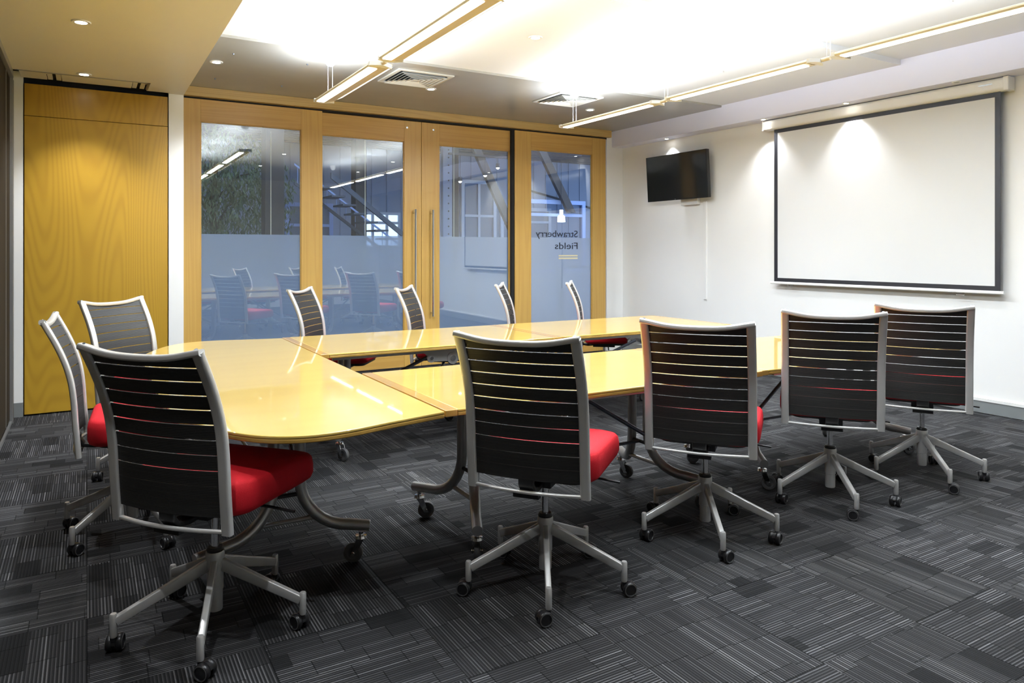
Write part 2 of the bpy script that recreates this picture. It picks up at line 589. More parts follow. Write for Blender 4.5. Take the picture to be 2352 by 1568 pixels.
# left operable wall, dark brown panels
wl = struct(empty('wall_left'), 'dark brown operable wall panels along the left side', 'wall')
y = 6.57
k = 0
while y > Y0:
    y2 = max(y - (0.80 if k else 0.30), Y0)
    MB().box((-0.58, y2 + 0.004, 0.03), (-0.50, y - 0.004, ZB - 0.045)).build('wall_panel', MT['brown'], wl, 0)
    MB().box((-0.505, y2 - 0.004, 0.03), (-0.497, y2 + 0.004, ZB - 0.045)).build('panel_joint', MT['alu'], wl, 0)
    y = y2
    k += 1
MB().box((-0.515, Y0, ZB - 0.045), (-0.475, 6.56, ZB)).build('top_track', MT['alu'], wl, 0)
MB().box((-0.50, Y0, 0.0), (-0.486, 6.56, 0.02)).build('bottom_seal', MT['alu'], wl, 0)
MB().box((-0.512, 6.572, 0.0), (-0.480, 6.60, ZB - 0.02)).build('end_jamb', MT['alu'], wl, 0)
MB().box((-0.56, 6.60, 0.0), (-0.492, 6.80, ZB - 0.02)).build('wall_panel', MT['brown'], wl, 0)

# strip wall round the timber panel and white pillar right of it
struct(MB().box((-0.7, YP, 0.0), (-0.432, YP + 0.5, 2.70)).build('wall_corner', MT['white_wall'], smooth=0),
       'narrow white wall strip left of the timber panel', 'wall')
struct(MB().box((-0.492, YP - 0.008, 0.0), (-0.432, YP, 0.11)).build('baseboard_left', MT['skirting'], smooth=0),
       'short grey skirting at the narrow white wall strip', 'skirting')
struct(MB().box((0.602, YP, 0.0), (0.719, YG + 0.1, ZC)).build('wall_pillar', MT['white_wall'], smooth=0),
       'white pillar between the timber panel and the glass doors', 'pillar')
struct(MB().box((-0.70, YP + 0.06, 0.0), (0.602, YP + 0.12, 2.72)).build('wall_behind_panel', MT['void'], smooth=0),
       'dark wall right behind the timber panel', 'wall')
d3 = struct(empty('door_3', (0, YP, 0)), 'tall flush timber veneer door panel beside the white pillar', 'door')
MB().box((-0.424, 0.0, 0.012), (0.594, 0.042, 2.357)).build('door_leaf', MT['panel_wood'], d3, 0, 0.002)
MB().box((-0.424, 0.0, 2.361), (0.594, 0.042, 2.612)).build('over_panel', MT['panel_wood'], d3, 0, 0.002)

# right wall, soffit, skirting
pr = [(XR(Y0 - .1), Y0 - .1), (6.5, Y0 - .1), (6.5, 7.6), (XR(7.6), 7.6)]
struct(MB().prism(pr, 0, 3.0).build('wall_right', MT['white_wall'], smooth=0), 'white plaster wall behind the projection screen', 'wall')
pr = [(XS(Y0 - .1), Y0 - .1), (XR(Y0 - .1) + .02, Y0 - .1), (XR(7.5) + .02, 7.5), (XS(7.5), 7.5)]
struct(MB().prism(pr, ZB, 2.99).build('soffit', MT['soffit'], smooth=0), 'lilac white soffit running above the projection screen', 'soffit')
pr = [(XR(Y0) - .012, Y0), (XR(Y0), Y0), (XR(YG), YG), (XR(YG) - .012, YG)]
struct(MB().prism(pr, 0.006, 0.10).build('baseboard_right', MT['skirting'], smooth=0), 'grey aluminium skirting below the projection screen', 'skirting')
pr = [(XR(Y0) - .018, Y0), (XR(Y0), Y0), (XR(YG), YG), (XR(YG) - .018, YG)]
struct(MB().prism(pr, 0.10, 0.122).build('trim_2', MT['white_metal'], smooth=0), 'thin white ledge on top of the grey skirting', 'trim')
struct(MB().box((5.80, YG - 0.02, 0.0), (6.2, 7.6, ZC)).build('wall_back', MT['white_wall'], smooth=0),
       'white wall return right of the glass doors', 'wall')
struct(MB().box((-0.8, Y0 - 0.2, 0.0), (6.5, Y0, 3.0)).build('wall_front', MT['white_wall'], smooth=0),
       'white wall behind the photographer', 'wall')
struct(MB().box((-0.8, Y0 - 0.1, 0.0), (-0.60, 7.4, 3.0)).build('wall_left_outer', MT['void'], smooth=0),
       'outer wall behind the brown operable panels', 'wall')

# header beam and glazed timber doors
struct(MB().box((0.70, YG - 0.085, 2.757), (5.83, YG + 0.10, ZC)).build('trim_1', MT['header_wood'], smooth=0, bevel=0.003),
       'timber head beam above the glass doors', 'beam')
struct(MB().box((0.70, YG - 0.02, 2.74), (5.80, YG + 0.08, 2.757)).build('trim_3', MT['void'], smooth=0),
       'dark running gap under the timber head beam', 'track')


def leaf(name, x0, x1, g0, g1, yf, ztop, label, cat, glass_top=2.515, sid=0):
    """one glazed timber leaf; yf is its front face"""
    root = struct(empty(name, (0, yf, 0)), label, cat)
    for a, b_ in ((x0, g0), (g1, x1)):
        MB().box((a, 0, 0.012), (b_, 0.045, ztop)).build('stile', MT['frame_wood_v'], root, 0, 0.003)
    MB().box((g0, 0.001, glass_top), (g1, 0.044, ztop)).build('top_rail', MT['frame_wood_h'], root, 0, 0.002)
    MB().box((g0, 0.001, 0.012), (g1, 0.044, 0.24)).build('bottom_rail', MT['frame_wood_h'], root, 0, 0.002)
    MB().box((g0, 0.020, 0.24), (g1, 0.026, glass_top)).build('glass_pane', MT['glass'], root, 0)
    MB().box((g0, 0.0275, 0.24), (g1, 0.0280, 1.458)).build('frosted_film', MT['film'], root, 0)
    # thin shadow line beads round the glass
    bd = MB()
    for a, b_, c_, d_ in ((g0, g0 + .008, .24, glass_top), (g1 - .008, g1, .24, glass_top), (g0, g1, glass_top - .008, glass_top), (g0, g1, .24, .248)):
        bd.box((a, 0.012, c_), (b_, 0.019, d_))
    bd.build('glazing_bead', MT['frame_wood_v'], root, 0)
    return root


YF = YG - 0.03
w1 = leaf('window_1', 0.722, 2.095, 0.931, 1.878, YF, 2.74, 'leftmost glazed timber panel beside the white pillar', 'glazed panel', 2.53)
d1 = leaf('door_1', 2.100, 3.222, 2.101 + 0.004, 3.017, YF + 0.05, 2.735, 'left sliding glass door with long steel pull handle', 'door', 2.505)
d2 = leaf('door_2', 3.226, 4.372, 3.443, 4.363, YF + 0.05, 2.735, 'right sliding glass door with long steel pull handle', 'door', 2.495)
w2 = leaf('window_2', 4.412, 5.777, 4.640, 5.560, YF, 2.74, 'rightmost glazed timber panel with the room name lettering', 'glazed panel', 2.525)
for d, x in ((d1, 3.130), (d2, 3.340)):
    h = MB()
    h.tube([(x, -0.055, 0.56), (x, -0.055, 1.755)], 0.0115, 12, (1, 0, 0))
    for z in (0.60, 1.715):
        h.tube([(x, -0.055, z), (x, 0.0, z)], 0.009, 10)
    tag(h.build('pull_handle', MT['chrome'], d), 'long round steel pull handle')
    s = MB()
    s.lathe([(0.0, -0.006), (0.012, -0.005), (0.014, 0.0)], 12, (x - 0.08 if d is d1 else x + 0.03, 0, 2.66), 'Y')
    s.build('roller_screw', MT['chrome'], d)
struct(MB().box((4.373, YG - 0.015, 0.0), (4.411, YG + 0.08, 2.74)).build('trim_4', MT['void'], smooth=0), 'dark shadow gap between the right sliding door and the last panel', 'gap')
# thin glass edge lines seen in the panes (joint between two sheets)
for root, x in ((w1, 1.585), (d1, 2.58), (d2, 3.64)):
    MB().box((x - 0.004, 0.0285, 0.25), (x + 0.004, 0.034, 2.49)).build('glass_joint', MT['white_metal'], root, 0)


# lettering (reads from the corridor, so it is mirrored in here)
def letters(txt, size, right, z, y, parent):
    cu = bpy.data.curves.new('lettering', 'FONT')
    cu.body = txt
    cu.size = size
    cu.extrude = 0.0004
    cu.align_x = 'LEFT'
    tmp = bpy.data.objects.new('tmp', cu)
    C.objects.link(tmp)
    dg = bpy.context.evaluated_depsgraph_get()
    me = bpy.data.meshes.new_from_object(tmp.evaluated_get(dg))
    bpy.data.objects.remove(tmp)
    xs = [v.co.x for v in me.vertices]
    return me, min(xs), max(xs)


for txt, z, right, width in (('Strawberry', 1.468, 5.345, 0.625), ('Fields', 1.318, 5.345, 0.345)):
    me, xa, xb = letters(txt, 0.118, 0, 0, 0, None)
    kx = width / (xb - xa)
    for v in me.vertices:
        x, yy, zz = v.co
        v.co = (right - (x - xa) * kx, 0.0193 + zz, z + yy)
    me.materials.clear()
    me.materials.append(MT['letter'])
    o = bpy.data.objects.new('lettering', me)
    C.objects.link(o)
    o.parent = w2
    tag(o, 'mirrored black word %s' % txt)
lb = MB()
lb.box((5.055, 0.0190, 1.225), (5.345, 0.0198, 1.243))
lb.box((5.055, 0.0190, 1.192), (5.345, 0.0198, 1.212))
tag(lb.build('lettering_underline', MT['letter_bar'], w2, 0), 'two short cream bars under the lettering')


# ------------------------------------------------------------------ lamps
def area(name, loc, sx, sy, energy, up, parent, col=(0.85, 0.925, 1.0)):
    l = bpy.data.lights.new(name, 'AREA')
    l.shape = 'RECTANGLE'
    l.size, l.size_y = sx, sy
    l.energy = energy
    l.color = col
    o = bpy.data.objects.new(name, l)
    C.objects.link(o)
    o.parent = parent
    o.location = loc
    if up:
        o.rotation_euler = (math.pi, 0, 0)
    return o


def linear_lamp(xc, ya, yb, zl, cables, canopies, label):
    """suspended fitting running along Y from ya (far) to yb (near)"""
    root = tag(empty('pendant_light', (xc, (ya + yb) / 2, zl)), label, 'pendant light', 'linear pendant lights hung in two rows')
    hl = (ya - yb) / 2
    sec = [(-0.100, 0.012), (-0.096, 0.002), (-0.028, 0.0), (-0.020, 0.001), (0.020, 0.0105), (0.064, 0.0215),
           (0.066, 0.034), (0.030, 0.040), (-0.060, 0.036), (-0.096, 0.022)]
    MB().sweep([(0, -hl, 0), (0, hl, 0)], [(x, -z) for x, z in sec], (1, 0, 0)).build('housing', MT['lamp_body'], root, 30)
    MB().box((-0.088, -hl + 0.03, -0.0035), (-0.030, hl - 0.03, -0.0005)).build('light_strip', MT['lens'], root, 0)
    wg = MB()
    wg.add([(0.066, -hl + .04, 0.024), (0.098, -hl + .09, 0.036), (0.098, hl - .09, 0.036), (0.066, hl - .04, 0.024),
            (0.066, -hl + .04, 0.028), (0.098, -hl + .09, 0.040), (0.098, hl - .09, 0.040), (0.066, hl - .04, 0.028)],
           [(0, 1, 2, 3), (4, 7, 6, 5), (0, 4, 5, 1), (1, 5, 6, 2), (2, 6, 7, 3), (3, 7, 4, 0)])
    wg.build('light_wing', MT['lens_side'], root, 0)
    ed = MB()
    ed.sweep([(0.099, -hl + .08, 0.038), (0.099, hl - .08, 0.038)], circ(0.003, 8), (1, 0, 0))
    ed.build('wing_edge', MT['alu'], root)
    for sgn in (-1, 1):
        e = MB()
        pts = [(-0.098, 0.0)] + [(-0.098 + 0.16 * k / 8, 0.055 * math.sin(math.pi * (0.15 + 0.85 * k / 8))) for k in range(9)]
        pts = [(x, sgn * (hl + y_)) for x, y_ in pts]
        e.prism(pts, 0.004, 0.030)
        e.build('end_cap', MT['white_metal'], root, 30)
    MB().tube([(-0.02, -hl - 0.115, 0.02), (-0.02, -hl, 0.02)], 0.013, 12, (1, 0, 0)).build('connector_rod', MT['lamp_body'], root)
    for cy, ztop in zip(cables, canopies):
        for dx in (-0.018, 0.018):
            MB().tube([(dx, cy, 0.03), (dx, cy, ztop - zl - 0.04)], 0.0011, 6, (1, 0, 0)).build('suspension_cable', MT['cable'], root)
        MB().lathe([(0.0, ztop - zl - 0.085), (0.022, ztop - zl - 0.082), (0.042, ztop - zl - 0.06), (0.052, ztop - zl - 0.02), (0.054, ztop - zl)],
                   20, (0, cy, 0)).build('ceiling_canopy', MT['white_metal'], root)
    area('tube_light_down', (-0.059, 0, -0.006), 0.056, 2 * hl - 0.06, E_DOWN, False, root)
    area('tube_light_up', (0.0, 0, 0.045), 0.13, 2 * hl - 0.1, E_UP, True, root)
    return root


ZL = 2.485
rowA = [(5.75, 4.47), (4.27, 2.99), (2.79, 1.51), (1.31, 0.03)]
CAN = [[ZC, ZC + 0.02], [ZC + 0.065], [ZC + 0.065]]
CBL = lambda i, a, b_: ([(a - b_) / 2 - 0.10] if i == 0 else []) + [-(a - b_) / 2 - 0.088]
for i, (a, b_) in enumerate(rowA[:3]):
    linear_lamp(1.66, a, b_, ZL, CBL(i, a, b_), CAN[i],
                ['cream linear pendant in the left row, its far end above the glass doors',
                 'cream linear pendant in the left row, cut by the top edge of the photo',
                 'cream linear pendant in the left row nearest the photographer, out of view'][i])
for i, (a, b_) in enumerate(rowA[:3]):
    linear_lamp(4.03, a, b_, ZL, CBL(i, a, b_), CAN[i],
                ['cream linear pendant in the right row, the short far one nearest the glass doors',
                 'cream linear pendant in the middle of the right row',
                 'cream linear pendant in the right row, nearest and cut by the right photo edge'][i])


def downlight(x, y_, z, label, group, on=True, energy=None, size=0.052):
    root = tag(empty('downlight', (x, y_, z)), label, 'downlight', group)
    MB().lathe([(size * 0.62, -0.006), (size * 0.95, -0.007), (size, -0.003), (size, -0.0002), (size * 0.62, -0.0002), (size * 0.62, -0.006)], 24, cap=False).build('trim_ring', MT['white_metal'], root)
    MB().lathe([(0.0, -0.0045), (size * 0.60, -0.0045), (size * 0.60, -0.0005), (0.0, -0.0005)], 24).build('lamp', MT['bulb'] if on else MT['alu'], root)
    if on:
        l = bpy.data.lights.new('downlight_beam', 'SPOT')
        l.energy = energy or E_SPOT
        l.spot_size = rad(95)
        l.spot_blend = 0.7
        l.shadow_soft_size = 0.03
        l.color = (0.93, 0.955, 1.0)
        o = bpy.data.objects.new('downlight_beam', l)
        C.objects.link(o)
        o.parent = root
        o.location = (0, 0, -0.012)
    return root


gb, gc_, gs = 'downlights in the cream bulkhead', 'downlights in the main ceiling', 'small downlights in the soffit'
downlight(-0.02, 6.374, ZB, 'round downlight in the cream bulkhead right above the timber panel', gb)
downlight(-0.03, 4.925, ZB, 'round downlight in the cream bulkhead, the nearer one at upper left', gb)
downlight(-0.03, 3.20, ZB, 'round downlight in the cream bulkhead above the left chairs, out of view', gb)
downlight(-0.03, 1.50, ZB, 'round downlight in the cream bulkhead beside the photographer, out of view', gb)
downlight(0.912, 6.313, ZC, 'round downlight in the taupe ceiling beside the cream bulkhead', gc_)
downlight(2.832, 6.326, ZC, 'round downlight in the taupe ceiling at the corner of the left vent', gc_)
downlight(4.758, 6.38, ZC, 'round downlight in the taupe ceiling beside the right vent', gc_)
downlight(2.836, 4.47, ZC + 0.02, 'round downlight in the white ceiling between the two pendant rows', gc_)
downlight(4.755, 4.52, ZC + 0.02, 'round downlight in the white ceiling between right pendant row and soffit', gc_)
downlight(4.779, 2.60, ZC + 0.065, 'round downlight in the white ceiling at the upper right corner of the photo', gc_)
downlight(2.83, 2.58, ZC + 0.065, 'round downlight in the white ceiling above the front tables, out of view', gc_)
downlight(2.83, 0.66, ZC + 0.065, 'round downlight in the white ceiling over the near floor, out of view', gc_)
downlight(4.78, 0.66, ZC + 0.065, 'round downlight in the white ceiling at the near right, out of view', gc_)
downlight(5.985, 6.50, ZB, 'small lit downlight in the soffit above the television', gs, energy=E_SOFFIT, size=0.034)
downlight(5.955, 5.04, ZB, 'small lit downlight in the soffit at the left end of the screen casing', gs, energy=E_SOFFIT, size=0.034)
downlight(5.945, 4.10, ZB, 'small lit downlight in the soffit above the middle of the screen', gs, energy=E_SOFFIT, size=0.034)
downlight(5.955, 3.14, ZB, 'unlit downlight in the soffit near the right end of the screen', gs, on=False, size=0.034)


def vent(xc, yc, label):
    root = tag(empty('ceiling_vent', (xc, yc, ZC)), label, 'vent', 'square ceiling vents in the taupe field')
    f = MB()
    o, i_ = 0.262, 0.225
    for a, b_ in (((-o, -o), (o, -i_)), ((-o, i_), (o, o)), ((-o, -i_), (-i_, i_)), ((i_, -i_), (o, i_))):
        f.box((a[0], a[1], -0.012), (b_[0], b_[1], 0.0))
    f.build('vent_frame', MT['vent'], root, 0, 0.003)
    MB().box((-i_, -i_, -0.002), (i_, i_, 0.0)).build('vent_backing', MT['void'], root, 0)
    for k in range(5):
        r0 = 0.215 - 0.036 * k
        bl = MB()
        r1 = r0 - 0.024
        z0, z1 = -0.026, -0.006
        # four sloping blades of one ring
        for q in range(4):
            R = Matrix.Rotation(q * math.pi / 2, 3, 'Z')
            pts = [(-r0, -r0, z0), (r0, -r0, z0), (r1, -r1, z1), (-r1, -r1, z1), (-r0, -r0, z0 + .002), (r0, -r0, z0 + .002), (r1, -r1, z1 + .002), (-r1, -r1, z1 + .002)]
            bl.add([R @ Vector(p) for p in pts], [(0, 1, 2, 3), (4, 7, 6, 5), (0, 4, 5, 1), (1, 5, 6, 2), (2, 6, 7, 3), (3, 7, 4, 0)])
        bl.build('vent_blade', MT['vent'], root, 0)
    MB().box((-0.035, -0.035, -0.026), (0.035, 0.035, -0.022)).build('vent_centre', MT['vent'], root, 0)
    return root


vent(2.535, 6.0, 'square four way air vent partly behind the left pendant row')
vent(4.225, 6.05, 'square four way air vent right of centre above the sliding doors')
for x, y_, nm in ((0.989, 5.98, 'tiny fixing hook in the taupe ceiling nearest the bulkhead and white field'), (1.572, 6.004, 'tiny fixing hook in the taupe ceiling left of the pendant canopy'),
                  (0.99, 6.927, 'tiny fixing hook in the taupe ceiling above the leftmost glass panel'), (1.573, 6.921, 'tiny fixing hook in the taupe ceiling left of the pendant far end')):
    m_ = MB()
    m_.lathe([(0, -0.012), (0.006, -0.010), (0.009, 0.0)], 8, (x, y_, ZC))
    tag(m_.build('ceiling_hook', MT['dark_steel']), nm, 'hook', 'ceiling hooks in the taupe field')

# ------------------------------------------------------------------ projection screen
XW = lambda y_, off: XR(y_) - off
ang = math.atan(0.0222)
ps = tag(empty('projection_screen', (XR(3.96), 3.96, 0), ang), 'pull down projection screen with black border on the right wall', 'projection screen')
# local frame: Y along the wall, X into the room is negative
cs = rr(0.045, 0.053, 0.028, 5)
MB().sweep([(-0.060, -1.105, 2.583), (-0.060, 1.135, 2.583)], cs, (1, 0, 0)).build('screen_casing', MT['white_metal'], ps, 30)
MB().box((-0.11, -1.145, 2.528), (-0.004, -1.105, 2.637)).build('casing_end', MT['white_metal'], ps, 0, 0.006)
MB().box((-0.108, 1.135, 2.532), (-0.012, 1.147, 2.634)).build('casing_end', MT['white_metal'], ps, 0, 0.004)
MB().box((-0.1075, -1.03, 2.588), (-0.1055, -0.93, 2.598)).build('maker_plate', MT['alu'], ps, 0)
XSF = -0.075
MB().box((XSF - 0.0006, -1.075, 0.985), (XSF + 0.0006, 1.020, 2.53)).build('screen_border', MT['screen_black'], ps, 0)
MB().box((XSF - 0.0012, -1.035, 1.022), (XSF - 0.0007, 0.977, 2.492)).build('screen_surface', MT['screen'], ps, 0)
MB().sweep([(XSF, -1.10, 0.972), (XSF, 1.06, 0.972)], rr(0.011, 0.013, 0.008, 4), (1, 0, 0)).build('bottom_bar', MT['white_metal'], ps, 40)
for yy in (0.82, -0.78):
    MB().tube([(XSF, yy - 0.03, 0.960), (XSF, yy - 0.03, 0.94), (XSF, yy + 0.03, 0.94), (XSF, yy + 0.03, 0.960)], 0.003, 6, (1, 0, 0)).build('pull_loop', MT['chrome'], ps)

# ------------------------------------------------------------------ television
tv = tag(empty('television', (XR(6.29) - 0.155, 6.29, 2.162), ang), 'black flat television on a tilting wall bracket', 'television')
tilt = empty('tv_body', parent=tv)
tilt.rotation_euler = (0, rad(3.0), 0)
bpy.data.objects.remove(tilt)


def tiltm(mb, a=rad(-3.5)):
    R = Matrix.Rotation(a, 3, 'Y')
    mb.v = [tuple(R @ Vector(q)) for q in mb.v]
    return mb


tiltm(MB().box((0.0, -0.488, -0.270), (0.045, 0.488, 0.270))).build('tv_housing', MT['tv_bezel'], tv, 0, 0.006)
fr = MB()
for a, b_ in (((-0.488, -0.270), (0.488, -0.255)), ((-0.488, 0.260), (0.488, 0.270)), ((-0.488, -0.255), (-0.478, 0.260)), ((0.478, -0.255), (0.488, 0.260))):
    fr.box((-0.004, a[0], a[1]), (0.0, b_[0], b_[1]))
tiltm(fr).build('tv_bezel', MT['tv_bezel'], tv, 0)
tiltm(MB().box((-0.002, -0.478, -0.255), (-0.0005, 0.478, 0.260))).build('tv_display', MT['tv'], tv, 0)
tiltm(MB().lathe([(0, -0.007), (0.006, -0.006), (0.007, 0)], 10, (0, 0.02, -0.262), 'X')).build('tv_indicator', MT['chrome'], tv)
bk = MB()
bk.box((0.045, -0.22, -0.10), (0.10, 0.10, 0.10))
bk.box((0.10, -0.24, -0.33), (0.152, 0.02, 0.15))
bk.build('wall_bracket', MT['white_metal'], tv, 0, 0.004)
tag(MB().box((XR(5.98) - 0.012, 5.955, 0.74), (XR(5.98) + .01, 6.000, 1.86)).build('cable_duct', MT['white_wall'], None, 0, 0.003),
    'slim white cable duct running down the wall below the television', 'cable duct')


# ------------------------------------------------------------------ tables
ZT, TT = 0.6985, 0.026


def caster(parent, x, y_, ztop, ang_, name='caster', brake=True):
    """table castor: chrome swivel, fork, grey wheel; returns the sub-part"""
    ca, sa = math.cos(ang_), math.sin(ang_)

    def W(px, py, pz):
        return (x + px * ca - py * sa, y_ + px * sa + py * ca, pz)
    R = 0.040
    off = 0.032
    m = MB()
    m.lathe([(0.0, ztop), (0.010, ztop), (0.010, ztop - 0.012), (0.024, ztop - 0.014), (0.027, ztop - 0.024), (0.018, ztop - 0.030), (0.0, ztop - 0.030)], 14, (x, y_, 0))
    for sd in (-1, 1):
        p = [(-0.014, sd * 0.017, ztop - 0.026), (0.018, sd * 0.017, ztop - 0.026), (off + 0.010, sd * 0.017, R - 0.008), (off - 0.010, sd * 0.017, R - 0.008)]
        q = [(a, b_ + sd * 0.0025, c_) for a, b_, c_ in p]
        m.add([W(*t_) for t_ in p + q], [(0, 1, 2, 3), (7, 6, 5, 4), (0, 4, 5, 1), (1, 5, 6, 2), (2, 6, 7, 3), (3, 7, 4, 0)])
    p0, p1 = W(off, -0.024, R), W(off, 0.024, R)
    m.tube([p0, p1], 0.007, 10)
    o = m.build(name, MT['chrome'], parent)
    tag(o, 'chrome swivel fork with grey wheel')
    # wheel
    wh = MB()
    prof = [(0.0, -0.009), (0.022, -0.009), (0.026, -0.012), (0.037, -0.011), (R, -0.006), (R, 0.006), (0.037, 0.011), (0.026, 0.012), (0.022, 0.009), (0.0, 0.009)]
    ax = (Vector(p1) - Vector(p0)).normalized()
    cN = Vector(W(off, 0, R))
    u = Vector((0, 0, 1))
    v_ = ax.cross(u)
    rings = [[cN + ax * h + u * (r_ * math.cos(2 * math.pi * i / 24)) + v_ * (r_ * math.sin(2 * math.pi * i / 24)) for i in range(24)] for r_, h in prof]
    wh.loft(rings)
    return o, wh


def bar(mb, p, q, r_, n=10):
    d = Vector(q) - Vector(p)
    ref = (0, 0, 1) if abs(d.normalized().z) < 0.9 else (1, 0, 0)
    mb.tube([p, q], r_, n, ref)


def leg_tube(parent, V, T, cast_ang, ztopv=0.652):
    V2, T2 = Vector((V[0], V[1], 0)), Vector((T[0], T[1], 0))
    d = (T2 - V2)
    Ld = d.length
    d.normalize()
    path = [V2 + Vector((0, 0, ztopv)), V2 + Vector((0, 0, 0.5))]
    Rb = min(0.20, Ld - 0.08)
    zf = 0.148
    for k in range(9):
        a = rad(90 * k / 8)
        path.append(V2 + d * (Rb * (1 - math.cos(a))) + Vector((0, 0, zf + 0.012 + Rb * (1 - math.sin(a)))))
    path.append(T2 + d * 0.0 + Vector((0, 0, zf)))
    ref = d.cross(Vector((0, 0, 1)))
    m = MB()
    m.sweep(path, circ(0.0235, 16), ref)
    o = m.build('leg', MT['steel'], parent, 50)
    cp = T2 - d * 0.035
    co_, wh = caster(o, cp.x, cp.y, zf - 0.022, cast_ang)
    wh.build('caster_wheel', MT['rubber'], o, 40)
    return o


def table(name, label, group, top_poly, strips, frames, long_axis, loc, topmat, inner=-1):
    """everything in coordinates relative to loc; frames: list of (V1, V2, T1, T2, angs)"""
    root = tag(empty(name, loc), label, 'table', group)
    MB().prism(top_poly, ZT - 0.010, ZT).build('tabletop', topmat, root, 0, 0.003)
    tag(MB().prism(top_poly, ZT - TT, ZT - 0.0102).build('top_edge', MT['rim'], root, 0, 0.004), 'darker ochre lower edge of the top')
    for a, b_ in strips:
        tag(MB().box((a[0], a[1], ZT - TT), (b_[0], b_[1], ZT)).build('edge_strip', MT['table_edge'], root, 0, 0.003), 'darker timber strip at the end')
    fc = []
    for V1, V2, T1, T2, a1, a2 in frames:
        leg_tube(root, V1, T1, a1)
        leg_tube(root, V2, T2, a2)
        V1v, V2v = Vector((*V1, 0)), Vector((*V2, 0))
        d1_ = (Vector((*T1, 0)) - V1v).normalized()
        d2_ = (Vector((*T2, 0)) - V2v).normalized()
        m = MB()
        bar(m, V1v + d1_ * 0.055 + Vector((0, 0, .20)), V2v + d2_ * 0.055 + Vector((0, 0, .20)), 0.010)
        m.build('foot_brace', MT['steel'], root)
        m = MB()
        bar(m, V1v + Vector((0, 0, .30)), V2v + Vector((0, 0, .30)), 0.009)
        m.build('link_pin', MT['black'], root)
        c_ = (V1v + V2v) / 2
        fc.append(c_)
        if long_axis == 'X':
            MB().box((c_.x - 0.03, c_.y - 0.30, ZT - TT - 0.022), (c_.x + 0.03, c_.y + 0.30, ZT - TT)).build('top_bracket', MT['steel'], root, 0, 0.003)
        else:
            MB().box((c_.x - 0.30, c_.y - 0.03, ZT - TT - 0.022), (c_.x + 0.30, c_.y + 0.03, ZT - TT)).build('top_bracket', MT['steel'], root, 0, 0.003)
    A, B = fc
    SO = (0.37 if inner < 0 else 0.0) if long_axis == 'X' else 0.10
    mid = (A + B) / 2
    dr = (B - A).normalized()
    sd = Vector((-dr.y, dr.x, 0))
    for k in (-1, 1):
        m = MB()
        bar(m, (Vector((mid.x, mid.y - SO, ZT - 0.070)) if long_axis == 'X' else mid + Vector((0, 0, ZT - 0.070)) - sd * SO) + dr * (0.03 * k), (B if k > 0 else A) + Vector((0, 0, 0.34)) + sd * -0.06, 0.0105)
        m.build('diagonal_brace', MT['dark_steel'], root)
    m = MB()
    bar(m, A + Vector((0, 0, 0.30)), B + Vector((0, 0, 0.30)), 0.008)
    m.build('tie_rod', MT['dark_steel'], root)
    # under-top beam and folding hinge plate with its round bosses
    for s_ in ((-0.40, 0.40) if long_axis == 'X' else (-0.09, 0.09)):
        P, Q = A - dr * (0.20 if long_axis == 'X' else 0.1) + sd * s_, B + dr * (0.20 if long_axis == 'X' else 0.1) + sd * s_
        P.y, Q.y = (s_, s_) if long_axis == 'X' else (P.y, Q.y)
        x0, x1 = sorted((P.x, Q.x))
        y0_, y1_ = sorted((P.y, Q.y))
        if long_axis == 'X':
            y0_, y1_ = y0_ - 0.010, y1_ + 0.010
        else:
            x0, x1 = x0 - 0.012, x1 + 0.012
        MB().box((x0, y0_, ZT - TT - 0.024), (x1, y1_, ZT - TT - 0.0)).build('under_beam', MT['steel'], root, 0, 0.002)
    hp = MB()
    P0 = Vector((mid.x, 0.405 * inner, 0)) if long_axis == 'X' else mid + sd * (-SO - 0.035)
    n_ = sd * (-SO - 0.035)
    for k, (off, z0, r_) in enumerate(((-0.05, -0.075, 0.030), (0.10, -0.085, 0.040), (0.20, -0.062, 0.028), (0.28, -0.060, 0.022))):
        c_ = P0 + dr * off + Vector((0, 0, ZT - TT + z0 + 0.02))
        rings = []
        for h in (0.0, 0.012):
            rings.append([c_ - sd * h + dr * (r_ * math.cos(2 * math.pi * i / 20)) + Vector((0, 0, r_ * math.sin(2 * math.pi * i / 20))) for i in range(20)])
        hp.loft(rings)
    P = Vector((mid.x, 0.405 * inner, 0)) if long_axis == 'X' else mid + n_
    q = [(-0.14, 0.0), (0.33, 0.0), (0.29, -0.055), (0.12, -0.085), (-0.03, -0.080), (-0.09, -0.03)]
    rings = []
    for h in (0.002, 0.008):
        rings.append([P - sd * h + dr * a + Vector((0, 0, ZT - TT + z_)) for a, z_ in q])
    hp.loft(rings)
    hp.build('folding_hinge', MT['steel'], root, 40)
    for off, z0, r_ in ((-0.05, -0.055, 0.010), (0.10, -0.065, 0.018), (0.28, -0.040, 0.009)):
        c_ = P0 + dr * off + Vector((0, 0, ZT - TT + z0))
        rings = [[c_ - sd * h + dr * (r_ * math.cos(2 * math.pi * i / 14)) + Vector((0, 0, r_ * math.sin(2 * math.pi * i / 14))) for i in range(14)] for h in (0.012, 0.019)]
        MB().loft(rings).build('hinge_bolt', MT['chrome'], root, 40)
    return root


